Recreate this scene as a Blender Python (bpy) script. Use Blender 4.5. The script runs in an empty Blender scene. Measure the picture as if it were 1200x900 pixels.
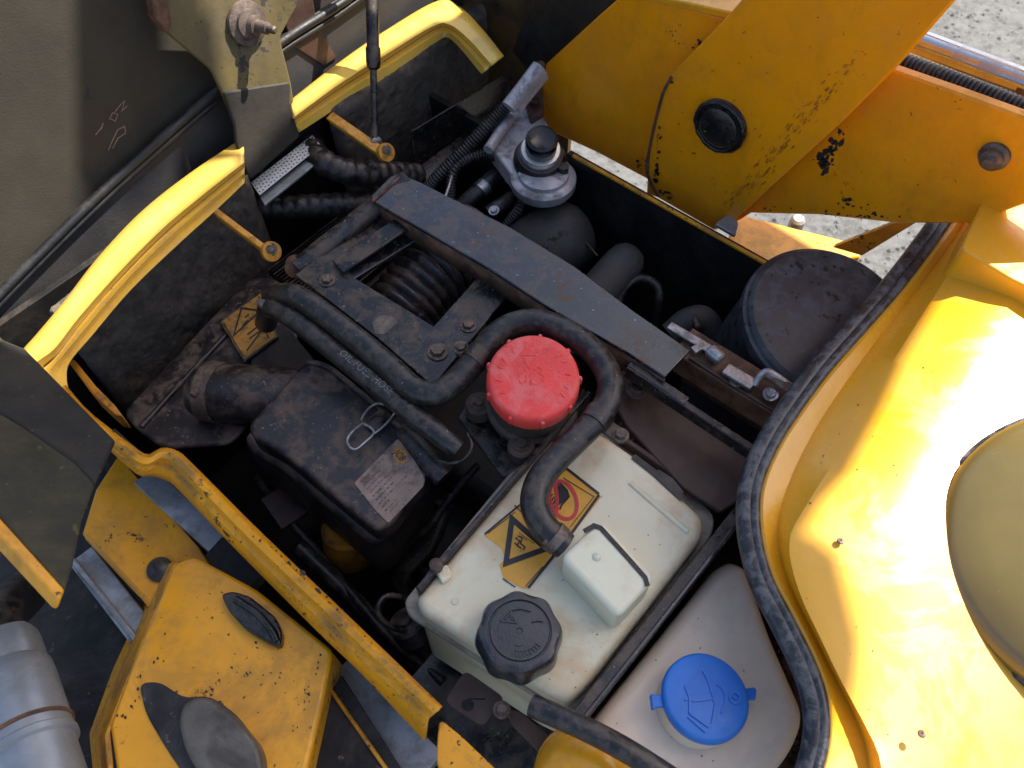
import bpy, bmesh, math, random
from mathutils import Vector, Matrix, noise
from mathutils.geometry import tessellate_polygon
random.seed(7)
R = math.radians
scene = bpy.context.scene
COL = scene.collection

# ------------------------------------------------------------------ camera
F, PITCH, DIST = 980.0, R(57), 0.98          # focal length in photo pixels (1200 wide)
CAM = Vector((0, -DIST*math.cos(PITCH), DIST*math.sin(PITCH)))
FW = Vector((0, math.cos(PITCH), -math.sin(PITCH)))
UP = Vector((0, math.sin(PITCH), math.cos(PITCH)))
RT = Vector((1, 0, 0))
cd = bpy.data.cameras.new('camera')
cam = bpy.data.objects.new('camera', cd); COL.objects.link(cam)
cam.location = CAM; cam.rotation_euler = (R(90)-PITCH, 0, 0)
cd.sensor_width = 36; cd.lens = 36*F/1200
cd.clip_start = .02; cd.clip_end = 500
cd.dof.use_dof = True; cd.dof.focus_distance = .98; cd.dof.aperture_fstop = 9
scene.camera = cam

# machine axes: A = across the machine (towards upper right), B = along it (towards lower right)
YAW = R(40)
A = Vector((math.sin(YAW), math.cos(YAW), 0)); B = Vector((math.cos(YAW), -math.sin(YAW), 0)); Z = Vector((0, 0, 1))

# ------------------------------------------------------------------ sky, sun, exposure
SUN_A, SUN_B, SUN_EL = .95, .31, R(51)
sh = (A*SUN_A + B*SUN_B).normalized()
SUN = (sh*math.cos(SUN_EL) + Z*math.sin(SUN_EL)).normalized()
w = bpy.data.worlds.new('World'); scene.world = w; w.use_nodes = True
nt = w.node_tree; bg = nt.nodes['Background']
sky = nt.nodes.new('ShaderNodeTexSky'); sky.sky_type = 'NISHITA'; sky.sun_disc = False
sky.sun_elevation = SUN_EL; sky.sun_rotation = math.atan2(SUN.x, SUN.y)
sky.dust_density = 2.5; sky.ozone_density = .6
nt.links.new(sky.outputs[0], bg.inputs[0]); bg.inputs[1].default_value = .10
sd = bpy.data.lights.new('sun', 'SUN'); sd.energy = 5.0; sd.angle = R(.5); sd.color = (1, .95, .86)
so = bpy.data.objects.new('sun', sd); COL.objects.link(so)
so.rotation_euler = SUN.to_track_quat('Z', 'Y').to_euler(); so.location = SUN*5
scene.view_settings.view_transform = 'Standard'; scene.view_settings.look = 'None'
scene.view_settings.gamma = 1; scene.view_settings.use_curve_mapping = False
scene.view_settings.exposure = 1.35
scene.render.engine = 'CYCLES'

# ------------------------------------------------------------------ points
def ray(x, y): return RT*((x-600)/F) + UP*((450-y)/F) + FW
def U(x, y, z=0.):
    d = ray(x, y); return CAM + d*((z-CAM.z)/d.z)
def PN(x, y, p, n):                     # point of a plane
    d = ray(x, y); return CAM + d*((p-CAM).dot(n)/d.dot(n))
def FA(x, y, a): return PN(x, y, A*a, A)
def FB(x, y, b): return PN(x, y, B*b, B)
def W(a, b, z): return A*a + B*b + Z*z
def UU(pts, z): return [U(x, y, z) for x, y in pts]

# ------------------------------------------------------------------ materials
def _n(t, kind, **kw):
    n = t.nodes.new('ShaderNode'+kind)
    for k, v in kw.items(): setattr(n, k, v)
    return n
def _ramp(t, fac, p0, p1):
    r = _n(t, 'MapRange'); r.interpolation_type = 'SMOOTHSTEP'; r.inputs[1].default_value = p0; r.inputs[2].default_value = p1
    t.links.new(fac, r.inputs[0]); return r.outputs[0]
def _noise(t, co, sc, det=6, rough=.6, dist=0.):
    n = _n(t, 'TexNoise'); n.inputs['Scale'].default_value = sc; n.inputs['Detail'].default_value = det
    n.inputs['Roughness'].default_value = rough; n.inputs['Distortion'].default_value = dist
    t.links.new(co, n.inputs['Vector']); return n.outputs[0]
def _mix(t, fac, a, b):
    m = _n(t, 'Mix'); m.data_type = 'RGBA'
    if hasattr(fac, 'links'): t.links.new(fac, m.inputs[0])
    else: m.inputs[0].default_value = fac
    for s, i in ((a, 6), (b, 7)):
        if hasattr(s, 'links'): t.links.new(s, m.inputs[i])
        else: m.inputs[i].default_value = (*s, 1)
    return m.outputs[2]
def _mul(t, a, b):
    m = _n(t, 'Math', operation='MULTIPLY'); t.links.new(a, m.inputs[0])
    if hasattr(b, 'links'): t.links.new(b, m.inputs[1])
    else: m.inputs[1].default_value = b
    return m.outputs[0]
MATS = {}
def mat(name, col, rough=.5, metal=0., var=.2, vs=8, dust=None, chips=None, specks=None, bump=.15, bs=250, coat=0., trans=0., sss=None, rvar=.12, streak=None, aniso=None):
    """dust=(colour, amount, scale)  chips=(colour, threshold, scale)  specks=(colour, threshold, scale)"""
    if name in MATS: return MATS[name]
    m = bpy.data.materials.new(name); m.use_nodes = True; t = m.node_tree; p = t.nodes['Principled BSDF']
    tc = _n(t, 'TexCoord'); oi = _n(t, 'ObjectInfo')
    off = _n(t, 'VectorMath', operation='MULTIPLY_ADD'); off.inputs[1].default_value = (1, 1, 1)
    vm = _n(t, 'VectorMath', operation='SCALE'); vm.inputs[0].default_value = (7, 13, 5); t.links.new(oi.outputs['Random'], vm.inputs['Scale'])
    t.links.new(tc.outputs['Object'], off.inputs[0]); t.links.new(vm.outputs[0], off.inputs[2])
    co = off.outputs[0]
    lo = tuple(c*(1-var) for c in col); hi = tuple(min(1, c*(1+var)) for c in col)
    c = _mix(t, _ramp(t, _noise(t, co, vs, 4, .65), .3, .7), lo, hi)
    rough_s = _noise(t, co, vs*5, 3, .7)
    mr = _n(t, 'MapRange'); mr.inputs[3].default_value = max(.02, rough-rvar); mr.inputs[4].default_value = min(1, rough+rvar)
    t.links.new(rough_s, mr.inputs[0]); ro = mr.outputs[0]; me = None
    if streak:
        mp = _n(t, 'Mapping'); mp.inputs['Scale'].default_value = streak[2]; t.links.new(co, mp.inputs[0])
        c = _mix(t, _mul(t, _ramp(t, _noise(t, mp.outputs[0], 1, 6, .7), .5, .72), streak[1]), c, streak[0])
    if dust:
        f = _ramp(t, _noise(t, co, dust[2], 5, .72, .4), .43, .64)
        g = _n(t, 'NewGeometry'); s = _n(t, 'SeparateXYZ'); t.links.new(g.outputs['Normal'], s.inputs[0])
        f = _mul(t, f, _ramp(t, s.outputs[2], -.6, .9))
        f = _mul(t, f, dust[1]); c = _mix(t, f, c, dust[0])
        m2 = _n(t, 'Mix'); t.links.new(f, m2.inputs[0]); t.links.new(ro, m2.inputs[2]); m2.inputs[3].default_value = .9; ro = m2.outputs[0]
    if chips:
        f = _mul(t, _ramp(t, _noise(t, co, chips[2], 6, .75), chips[1], chips[1]+.02), _ramp(t, _noise(t, co, chips[2]*.22, 4), .52, .6))
        c = _mix(t, f, c, chips[0])
        m2 = _n(t, 'Mix'); t.links.new(f, m2.inputs[0]); t.links.new(ro, m2.inputs[2]); m2.inputs[3].default_value = .85; ro = m2.outputs[0]
    if specks:
        f = _ramp(t, _noise(t, co, specks[2], 3, .5), specks[1], specks[1]+.04)
        c = _mix(t, f, c, specks[0])
    t.links.new(c, p.inputs['Base Color']); t.links.new(ro, p.inputs['Roughness'])
    p.inputs['Metallic'].default_value = metal
    if coat: p.inputs['Coat Weight'].default_value = coat; p.inputs['Coat Roughness'].default_value = .32 if name == 'glossy_yellow_moulding' else .12
    if sss:
        p.inputs['Subsurface Weight'].default_value = sss[0]; p.inputs['Subsurface Radius'].default_value = (1, .8, .6); p.inputs['Subsurface Scale'].default_value = sss[1]
    if bump:
        b = _n(t, 'Bump'); b.inputs['Strength'].default_value = bump; b.inputs['Distance'].default_value = .002
        t.links.new(_noise(t, co, bs, 3, .65), b.inputs['Height']); t.links.new(b.outputs[0], p.inputs['Normal'])
    MATS[name] = m; return m
DB = (.014, .011, .009)
DUST = (.115, .085, .06)
YEL = mat('yellow_paint', (.80, .34, .004), .36, var=.10, vs=5, dust=((.22, .12, .03), .45, 14), chips=((.02, .014, .01), .60, 42), specks=((.05, .03, .015), .71, 160), bump=.05, bs=160, coat=.25)
YWORN = mat('worn_yellow_paint', (.74, .31, .006), .45, var=.16, vs=7, dust=((.16, .095, .035), .75, 18), chips=((.018, .014, .012), .565, 60), specks=((.03, .02, .012), .66, 170), bump=.2, bs=120)
YARM = mat('boom_yellow_paint', (.90, .315, .002), .32, var=.10, vs=5, dust=((.42, .17, .015), .5, 16), chips=((.016, .011, .009), .64, 40), specks=((.20, .08, .01), .73, 150), bump=.06, bs=90, streak=((.30, .11, .01), .35, (14, 14, 6)))
YGLOSS = mat('glossy_yellow_moulding', (.84, .40, .014), .18, var=.05, vs=4, specks=((.05, .03, .015), .76, 120), bump=.05, bs=7, coat=.65, rvar=.05, dust=((.74, .38, .03), .5, 9))
YRIM = mat('sunlit_pale_yellow_paint', (.90, .56, .085), .34, var=.08, vs=5, dust=((.66, .42, .13), .5, 22), specks=((.05, .03, .015), .73, 160), bump=.05, bs=160, coat=.4)  # rim's overexposed sunlight put into a paler yellow
YAMB = mat('amber_bracket_paint', (.62, .27, .012), .45, var=.2, vs=40, dust=((.12, .07, .03), .7, 40), bump=.1)
BLK = mat('black_paint', (.010, .010, .012), .24, var=.3, vs=20, dust=((.16, .112, .078), .55, 34), specks=((.18, .15, .12), .67, 220), bump=.12, bs=300)
BAR = mat('satin_black_bar', (.009, .011, .018), .17, var=.4, vs=9, dust=((.12, .08, .055), .5, 24), specks=((.24, .20, .17), .69, 190), chips=((.10, .05, .025), .55, 46), bump=.06, bs=260, coat=.6)
RUST = mat('rusty_edge', (.13, .062, .032), .8, var=.5, vs=50, dust=((.03, .02, .016), .6, 60), bump=.5, bs=180)
PLAS = mat('dusty_black_plastic', (.019, .0155, .0175), .33, var=.35, vs=12, dust=((.15, .10, .068), .66, 30), specks=((.20, .16, .13), .675, 210), bump=.12, bs=320)
RUB = mat('black_rubber_hose', (.015, .0135, .014), .32, var=.3, vs=30, dust=((.14, .105, .078), .42, 80), specks=((.19, .15, .12), .69, 190), bump=.12, bs=420)
SEAL = mat('rubber_seal', (.022, .024, .030), .30, var=.4, vs=40, dust=((.20, .19, .19), .55, 70), bump=.25, bs=380)
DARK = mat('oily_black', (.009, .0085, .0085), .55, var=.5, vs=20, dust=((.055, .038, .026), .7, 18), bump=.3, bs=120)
FOAM = mat('soundproof_foam', (.066, .055, .045), .92, var=.4, vs=40, dust=((.17, .13, .095), .75, 45), bump=.9, bs=110)
OLIVE = mat('dusty_bonnet_lining', (.030, .024, .0155), .85, var=.3, vs=6, dust=((.052, .042, .028), .6, 8), specks=((.03, .025, .02), .72, 120), bump=.25, bs=420)
OLIVE2 = mat('olive_hinge_paint', (.10, .076, .027), .5, var=.25, vs=14, dust=((.10, .075, .05), .6, 16), chips=((.035, .028, .022), .57, 30), specks=((.03, .02, .015), .69, 140), bump=.15, bs=200)
BAND = mat('bonnet_edge_band', (.024, .023, .024), .6, var=.25, vs=9, dust=((.055, .05, .046), .5, 14), bump=.35, bs=500)
ALU = mat('cast_aluminium', (.52, .50, .52), .42, .4, var=.2, vs=25, dust=((.12, .095, .075), .75, 22), bump=.35, bs=300)
ZINC = mat('zinc_plated_steel', (.45, .45, .46), .36, .9, var=.25, vs=40, dust=((.13, .10, .08), .65, 40), bump=.2, bs=250)
BOLT = mat('dull_bolt_steel', (.15, .115, .095), .5, .5, var=.4, vs=80, dust=((.10, .06, .04), .7, 90), bump=.3, bs=400)
CHROME = mat('chrome_rod', (.62, .62, .63), .16, 1., var=.08, vs=10, dust=((.22, .17, .12), .35, 10), bump=0)
GALV = mat('galvanised_rail', (.36, .38, .40), .45, .6, var=.2, vs=18, dust=((.14, .12, .10), .5, 20), bump=.15, bs=200)
TANK = mat('translucent_tank_plastic', (.75, .70, .51), .36, var=.07, vs=6, dust=((.60, .36, .16), .55, 8), specks=((.10, .08, .05), .75, 110), bump=.08, bs=90, sss=(.3, .012))
WASH = mat('washer_bottle_plastic', (.80, .66, .50), .40, var=.06, vs=5, dust=((.52, .40, .36), .35, 7), specks=((.14, .11, .08), .76, 110), bump=.06, bs=70, sss=(.3, .012))
RED = mat('red_plastic', (.88, .06, .05), .42, var=.1, vs=20, dust=((.85, .20, .18), .7, 30), specks=((.12, .02, .02), .74, 260), bump=.35, bs=420, sss=(.1, .004))
BLUE = mat('blue_plastic', (.015, .165, .60), .40, var=.08, vs=20, dust=((.06, .2, .55), .3, 30), specks=((.02, .03, .06), .75, 200), bump=.1, bs=300)
CAPBLK = mat('oily_cap_plastic', (.020, .021, .028), .30, var=.3, vs=30, dust=((.05, .045, .045), .5, 60), bump=.3, bs=330, coat=.3)
STK = mat('yellow_sticker', (.68, .33, .03), .45, var=.08, vs=20, dust=((.45, .28, .09), .4, 60), bump=.05)
STKD = mat('dirty_yellow_sticker', (.40, .19, .025), .5, var=.2, vs=30, dust=((.10, .065, .035), .8, 60), bump=.05)
INK = mat('black_print', (.018, .017, .02), .5, var=.2, bump=0)
PINK = mat('red_print', (.50, .04, .05), .5, var=.15, vs=60, bump=0)
PAPER = mat('dirty_paper_label', (.27, .195, .155), .6, var=.2, vs=30, dust=((.10, .072, .058), .8, 50), bump=.1, bs=300)
PRINT = mat('grey_print', (.085, .07, .062), .6, var=.3, bump=0)
WPRINT = mat('hose_lettering', (.17, .16, .15), .7, var=.4, vs=120, bump=0)
AMBER = mat('amber_plastic', (.42, .17, .012), .4, var=.3, vs=25, dust=((.05, .03, .015), .8, 30), bump=.1)
BROWN = mat('primer_brown_steel', (.055, .027, .019), .42, var=.4, vs=12, dust=((.085, .050, .035), .5, 22), specks=((.16, .12, .09), .735, 140), bump=.15, bs=200)
GRAVEL = mat('gravel_ground', (.085, .084, .082), .9, var=.4, vs=18, dust=((.145, .143, .136), .7, 40), specks=((.05, .05, .05), .68, 60), bump=.6, bs=60)
GREASE = mat('black_grease', (.010, .010, .011), .22, var=.4, vs=40, bump=.9, bs=90, dust=((.06, .05, .04), .5, 40))
MUD = mat('dark_mudguard', (.020, .019, .020), .75, var=.7, vs=7, dust=((.075, .066, .060), .75, 9), specks=((.11, .095, .08), .67, 90), bump=.9, bs=45)
TYRE = mat('tyre_rubber', (.022, .022, .023), .8, var=.3, vs=14, dust=((.08, .07, .06), .6, 10), bump=.4, bs=60)

# ------------------------------------------------------------------ object helpers
WPOS = {}
def thing(name, label, cat, at=(0, 0, 0), group=None):
    o = bpy.data.objects.new(name, None); COL.objects.link(o); o.empty_display_size = .02
    o.location = at; WPOS[o] = Vector(at); o['label'] = label; o['category'] = cat
    if group: o['group'] = group
    return o
def tag(o, label, cat, group=None):
    o['label'] = label; o['category'] = cat
    if group: o['group'] = group
    return o
def build(name, verts, faces, m, parent=None, bevel=0, seg=2, smooth=True, ang=35, sub=0, solid=0, fix=True, centre=None):
    verts = [Vector(v) for v in verts]
    if centre is None:
        mn = Vector([min(v[i] for v in verts) for i in range(3)]); mx = Vector([max(v[i] for v in verts) for i in range(3)])
        c = (mn+mx)/2; c.z = mn.z
    else: c = Vector(centre)
    me = bpy.data.meshes.new(name); me.from_pydata([v-c for v in verts], [], faces)
    if fix:
        bm = bmesh.new(); bm.from_mesh(me); bmesh.ops.remove_doubles(bm, verts=bm.verts, dist=1e-6)
        bmesh.ops.recalc_face_normals(bm, faces=bm.faces); bm.to_mesh(me); bm.free()
    if smooth:
        me.polygons.foreach_set('use_smooth', [True]*len(me.polygons)); me.set_sharp_from_angle(angle=R(ang))
    me.materials.append(m)
    o = bpy.data.objects.new(name, me); COL.objects.link(o); WPOS[o] = c
    if parent: o.parent = parent; o.location = c - WPOS[parent]
    else: o.location = c
    if solid:
        s = o.modifiers.new('solid', 'SOLIDIFY'); s.thickness = solid; s.offset = 0
    if bevel:
        b = o.modifiers.new('bevel', 'BEVEL'); b.width = bevel; b.segments = seg; b.limit_method = 'ANGLE'; b.angle_limit = R(40); b.harden_normals = False
    if sub:
        s = o.modifiers.new('sub', 'SUBSURF'); s.levels = sub; s.render_levels = sub
    return o
def prism_data(pts, ext, holes=()):
    """closed slab: outline pts (world) and the same outline moved by ext; holes are outlines cut right through"""
    loops = [list(pts)]+[list(h) for h in holes]; n = sum(len(l) for l in loops)
    top = [p for l in loops for p in l]; verts = top+[p+ext for p in top]; faces = []
    if holes:
        for tri in tessellate_polygon(loops): faces += [tuple(tri), tuple(i+n for i in reversed(tri))]
    else: faces += [tuple(range(n)), tuple(range(2*n-1, n-1, -1))]
    s = 0
    for l in loops:
        k = len(l)
        for i in range(k):
            j = (i+1) % k; faces.append((s+i, s+j, s+j+n, s+i+n))
        s += k
    return verts, faces
def slab(name, pts, ext, m, parent=None, holes=(), bevel=.0015, seg=2, **kw):
    v, f = prism_data(pts, Vector(ext), holes); return build(name, v, f, m, parent, bevel=bevel, seg=seg, **kw)
def zslab(name, px, z, h, m, parent=None, holes=(), **kw):      # traced outline lying at height z, h thick downwards
    return slab(name, UU(px, z), Z*-h, m, parent, [UU(q, z) for q in holes], **kw)
def rnd(px, r=8, n=4):                                          # round the corners of a pixel outline
    out = []; k = len(px)
    for i in range(k):
        p0, p1, p2 = Vector(px[i-1]), Vector(px[i]), Vector(px[(i+1) % k])
        d0 = (p0-p1); d2 = (p2-p1); q = min(r, d0.length*.45, d2.length*.45)
        a = p1+d0.normalized()*q; b = p1+d2.normalized()*q
        for j in range(n+1):
            t = j/n; out.append(tuple(a*(1-t)**2+p1*2*t*(1-t)+b*t*t))
    return out
def box_data(a0, a1, b0, b1, z0, z1):
    return prism_data([W(a0, b0, z1), W(a1, b0, z1), W(a1, b1, z1), W(a0, b1, z1)], Z*(z0-z1))
def abox(name, a0, a1, b0, b1, z0, z1, m, parent=None, bevel=.002, **kw):
    v, f = box_data(a0, a1, b0, b1, z0, z1); return build(name, v, f, m, parent, bevel=bevel, **kw)
def bar(name, p, q, wid, thk, m, parent=None, upv=Z, bevel=.0015):
    d = (q-p).normalized(); s = d.cross(upv).normalized(); u = s.cross(d)
    return slab(name, [p+s*wid/2, q+s*wid/2, q-s*wid/2, p-s*wid/2], u*-thk, m, parent, bevel=bevel)
def catmull(pts, n=8):
    P = [pts[0]*2-pts[1]]+list(pts)+[pts[-1]*2-pts[-2]]; out = []
    for i in range(1, len(P)-2):
        for j in range(n):
            t = j/n; p0, p1, p2, p3 = P[i-1:i+3]
            out.append(.5*((2*p1)+(p2-p0)*t+(2*p0-5*p1+4*p2-p3)*t*t+(3*p1-p0-3*p2+p3)*t**3))
    out.append(P[-2]); return out
def resample(pts, step):
    out = [pts[0]]; acc = 0
    for a, b in zip(pts, pts[1:]):
        L = (b-a).length
        while L > 1e-9 and acc+L >= step:
            t = (step-acc)/L; a = a.lerp(b, t); out.append(a); L = (b-a).length; acc = 0
        acc += L
    out.append(pts[-1]); return out
def tube_data(path, rad, seg=16, cap=True, squash=1.):
    n = len(path); verts = []; faces = []; u = None
    for i, p in enumerate(path):
        d = (path[min(i+1, n-1)]-path[max(i-1, 0)]).normalized()
        if u is None: u = (Z-d*d.z) if abs(d.z) < .95 else (A-d*d.dot(A)); u.normalize()
        else: u = (u-d*u.dot(d)).normalized()
        v = d.cross(u); r = rad(i/(n-1), i) if callable(rad) else rad
        for k in range(seg):
            a = 2*math.pi*k/seg; verts.append(p+u*(math.cos(a)*r*squash)+v*(math.sin(a)*r))
    for i in range(n-1):
        for k in range(seg):
            k2 = (k+1) % seg; faces.append((i*seg+k, i*seg+k2, (i+1)*seg+k2, (i+1)*seg+k))
    if cap: faces += [tuple(range(seg-1, -1, -1)), tuple(range((n-1)*seg, n*seg))]
    return verts, faces
def tube(name, pts, rad, m, parent=None, seg=18, smooth_n=8, step=None, **kw):
    path = catmull(pts, smooth_n) if smooth_n > 1 and len(pts) > 2 else list(pts)
    if step: path = resample(path, step)
    v, f = tube_data(path, rad, seg); return build(name, v, f, m, parent, ang=60, **kw)
def corr(name, pts, r, pitch, depth, m, parent=None, seg=20, flat=.5, **kw):
    """ribbed hose: r is the outer radius, one rib each pitch"""
    path = resample(catmull(pts, 10), pitch/6)
    prof = lambda t, i: r-depth*(.5+.5*math.cos(2*math.pi*i/6))**2
    v, f = tube_data(path, prof, seg); return build(name, v, f, m, parent, ang=75, **kw)
def frame_of(axis, hint=None):
    d = axis.normalized(); h = hint or (A if abs(d.z) > .5 else Z); u = (h-d*h.dot(d)).normalized(); return u, d.cross(u), d
def lathe(name, c, axis, prof, m, parent=None, seg=32, mod=None, hint=None, **kw):
    """prof = [(radius, height along axis)]; mod(angle, k) scales the radius"""
    u, v, d = frame_of(axis, hint); verts = []; faces = []; n = len(prof)
    for i, (r, h) in enumerate(prof):
        for k in range(seg):
            a = 2*math.pi*k/seg; s = mod(a, i) if mod else 1
            verts.append(c+d*h+(u*math.cos(a)+v*math.sin(a))*max(r, 1e-5)*s)
    for i in range(n-1):
        for k in range(seg):
            k2 = (k+1) % seg; faces.append((i*seg+k, i*seg+k2, (i+1)*seg+k2, (i+1)*seg+k))
    faces += [tuple(range(seg-1, -1, -1)), tuple(range((n-1)*seg, n*seg))]
    return build(name, verts, faces, m, parent, **kw)
def bolt(c, axis, r, parent, name='bolt', m=None, washer=True, h=None):
    h = h or r*.75; m = m or BOLT
    u, v, d = frame_of(axis); rot = random.random()
    prof = [(r*1.45, 0), (r*1.5, r*.12), (r*1.45, r*.24)] if washer else [(r, 0)]
    seg = 24; verts = []; faces = []
    pr = prof+[(r*1.0, prof[-1][1]), (r, h), (r*.9, h+r*.12)]
    for i, (q, hh) in enumerate(pr):
        for k in range(seg):
            a = 2*math.pi*k/seg
            s = 1 if i < len(prof) and washer else math.cos(math.pi/6)/math.cos(((a) % (math.pi/3))-math.pi/6)
            verts.append(c+d*hh+(u*math.cos(a+rot)+v*math.sin(a+rot))*q*s)
    for i in range(len(pr)-1):
        for k in range(seg):
            k2 = (k+1) % seg; faces.append((i*seg+k, i*seg+k2, (i+1)*seg+k2, (i+1)*seg+k))
    faces += [tuple(range(seg-1, -1, -1)), tuple(range((len(pr)-1)*seg, len(pr)*seg))]
    return build(name, verts, faces, m, parent, ang=30)
def loft_data(curves, closed=False):
    n = len(curves[0]); verts = [p for c in curves for p in c]; faces = []
    for i in range(len(curves)-1):
        for k in range(n-1): faces.append((i*n+k, i*n+k+1, (i+1)*n+k+1, (i+1)*n+k))
    return verts, faces
def even(pts, n):                                               # n evenly spaced points along a smoothed path
    path = catmull(pts, 12); L = [0]
    for a, b in zip(path, path[1:]): L.append(L[-1]+(b-a).length)
    out = []; j = 0
    for i in range(n):
        s = L[-1]*i/(n-1)
        while j < len(L)-2 and L[j+1] < s: j += 1
        t = (s-L[j])/max(1e-9, L[j+1]-L[j]); out.append(path[j].lerp(path[j+1], t))
    return out
def loft(name, curves, m, parent=None, n=40, solid=.003, **kw):
    v, f = loft_data([even(c, n) for c in curves]); return build(name, v, f, m, parent, solid=solid, **kw)
def stroke_data(px, wid, proj, h=.0004, nrm=Z, closed=False):
    """flat printed or raised line of width wid (pixels) along a traced polyline"""
    P = [Vector(p) for p in px]; n = len(P); L = []; Rr = []
    for i in range(n):
        a = P[(i-1) % n] if closed or i else None; b = P[(i+1) % n] if closed or i < n-1 else None
        d0 = (P[i]-a).normalized() if a is not None else None; d1 = (b-P[i]).normalized() if b is not None else None
        d0 = d0 or d1; d1 = d1 or d0
        n0, n1 = Vector((-d0.y, d0.x)), Vector((-d1.y, d1.x)); m_ = (n0+n1)
        m_ = m_.normalized() if m_.length > 1e-4 else n0
        q = m_*(wid/2/max(.38, m_.dot(n0))); L.append(P[i]+q); Rr.append(P[i]-q)
    verts = []; faces = []
    for l, r in zip(L, Rr):
        wl, wr = proj(*l), proj(*r); verts += [wl, wr, wl+nrm*h, wr+nrm*h]
    rng = range(n if closed else n-1)
    for i in rng:
        a = i*4; b = ((i+1) % n)*4
        faces += [(a+2, a+3, b+3, b+2), (a, a+2, b+2, b), (a+1, b+1, b+3, a+3)]
    if not closed: faces += [(0, 1, 3, 2), ((n-1)*4, (n-1)*4+2, (n-1)*4+3, (n-1)*4+1)]
    return verts, faces
def merge(datas):
    V = []; Fc = []
    for v, f in datas: o = len(V); V += list(v); Fc += [tuple(i+o for i in q) for q in f]
    return V, Fc
def text_data(s, size, bold=False):
    cu = bpy.data.curves.new('t', 'FONT'); cu.body = s; cu.size = size; cu.align_x = 'CENTER'; cu.align_y = 'CENTER'; cu.resolution_u = 2
    if bold: cu.offset = size*.02
    o = bpy.data.objects.new('t', cu); COL.objects.link(o); bpy.context.view_layer.update()
    me = bpy.data.meshes.new_from_object(o.evaluated_get(bpy.context.evaluated_depsgraph_get()))
    v = [tuple(q.co) for q in me.vertices]; f = [tuple(p.vertices) for p in me.polygons]
    bpy.data.objects.remove(o); bpy.data.curves.remove(cu); bpy.data.meshes.remove(me); return v, f
def kind(o, k): o['kind'] = k; return o

# ================================================================== ground
v, f = [], []
g = build('ground', [(-60, -60, -1.05), (60, -60, -1.05), (60, 60, -1.05), (-60, 60, -1.05)], [(0, 1, 2, 3)], GRAVEL, smooth=False)
kind(g, 'structure')
# scattered stones in the strip of ground the photograph shows
sv, sf = [], []
for i in range(2600):
    a, b = random.uniform(1.0, 3.6), random.uniform(-.9, 1.2); p = W(a, b, -1.05); s = random.uniform(.004, .013)
    o = len(sv); k = 6; rot = random.random()*6
    for j in range(k): q = rot+j*math.tau/k; sv.append(p+Vector((math.cos(q)*s*random.uniform(.8, 1.2), math.sin(q)*s*random.uniform(.7, 1.1), 0)))
    sv.append(p+Z*s*random.uniform(.4, .8))
    sf += [(o+j, o+(j+1) % k, o+k) for j in range(k)]
kind(build('gravel_stones', sv, sf, GRAVEL, fix=False, smooth=False), 'stuff')

# ================================================================== machine body: the tub around the engine
body = thing('loader_body', 'yellow loader body with the open engine bay, its rims, black walls and foam lining', 'loader', W(0, -.1, -.55))
def rim_loft(name, rows, parent, n=36, m=YEL, solid=.003): return loft(name, [[U(x, y, z) for x, y in px] for px, z in rows], m, parent, n=n, solid=solid, ang=13)
LR = [([(24, 420), (44, 392), (75, 355), (115, 303), (165, 250), (220, 206), (284, 163)], .0600),
      ([(38, 424), (56, 398), (90, 352), (130, 303), (182, 254), (235, 212), (286, 176)], .0612),
      ([(52, 430), (64, 408), (92, 372), (140, 318), (192, 266), (240, 226), (286, 190)], .0600),
      ([(56, 436), (67, 415), (96, 377), (143, 323), (195, 271), (242, 231), (286, 195)], .0430),
      ([(64, 440), (72, 418), (100, 384), (147, 329), (200, 276), (245, 237), (286, 202)], .0425),
      ([(68, 446), (75, 421), (103, 388), (149, 333), (203, 280), (247, 241), (286, 206)], .0300),
      ([(78, 452), (81, 424), (106, 394), (152, 340), (207, 287), (250, 248), (286, 214)], .0295)]
for k, (px, z) in enumerate(LR):
    f_ = k/(len(LR)-1); px[0:0] = [(70+52*f_, 478+22*f_), (52+44*f_, 462+14*f_), (34+48*f_, 442+20*f_)]; px[3] = (22+55*f_, 420+24*f_)
LR.append((LR[-1][0], .002))
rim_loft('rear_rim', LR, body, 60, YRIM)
RRim = [([(341, 118), (395, 76), (450, 38), (513, 2), (540, 10), (566, 36), (590, 66)], .0600),
        ([(342, 126), (396, 86), (452, 49), (510, 16), (534, 20), (558, 42), (583, 71)], .0612),
        ([(343, 138), (398, 98), (455, 62), (508, 30), (528, 29), (550, 46), (577, 76)], .0600),
        ([(343, 142), (399, 103), (457, 67), (509, 34), (527, 33), (547, 49), (574, 78)], .0430),
        ([(345, 148), (402, 110), (462, 72), (510, 41), (526, 38), (543, 52), (570, 82)], .0425),
        ([(350, 154), (406, 118), (466, 80), (511, 48), (525, 43), (540, 56), (565, 86)], .0295)]
RRim.append((RRim[-1][0], .002))
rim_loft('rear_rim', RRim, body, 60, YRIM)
CREASE = mat('rim_crease_brown', (.12, .055, .012), .8, var=.5, vs=60, bump=.2)  # thin dark brown line laid along the rim crease
tube('rim_crease', UU([(x, y) for x, y in LR[3][0]][3:], .0438), .0011, CREASE, body, seg=6)
tube('rim_crease', UU([(x, y) for x, y in RRim[3][0]], .0438), .0011, CREASE, body, seg=6)
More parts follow.
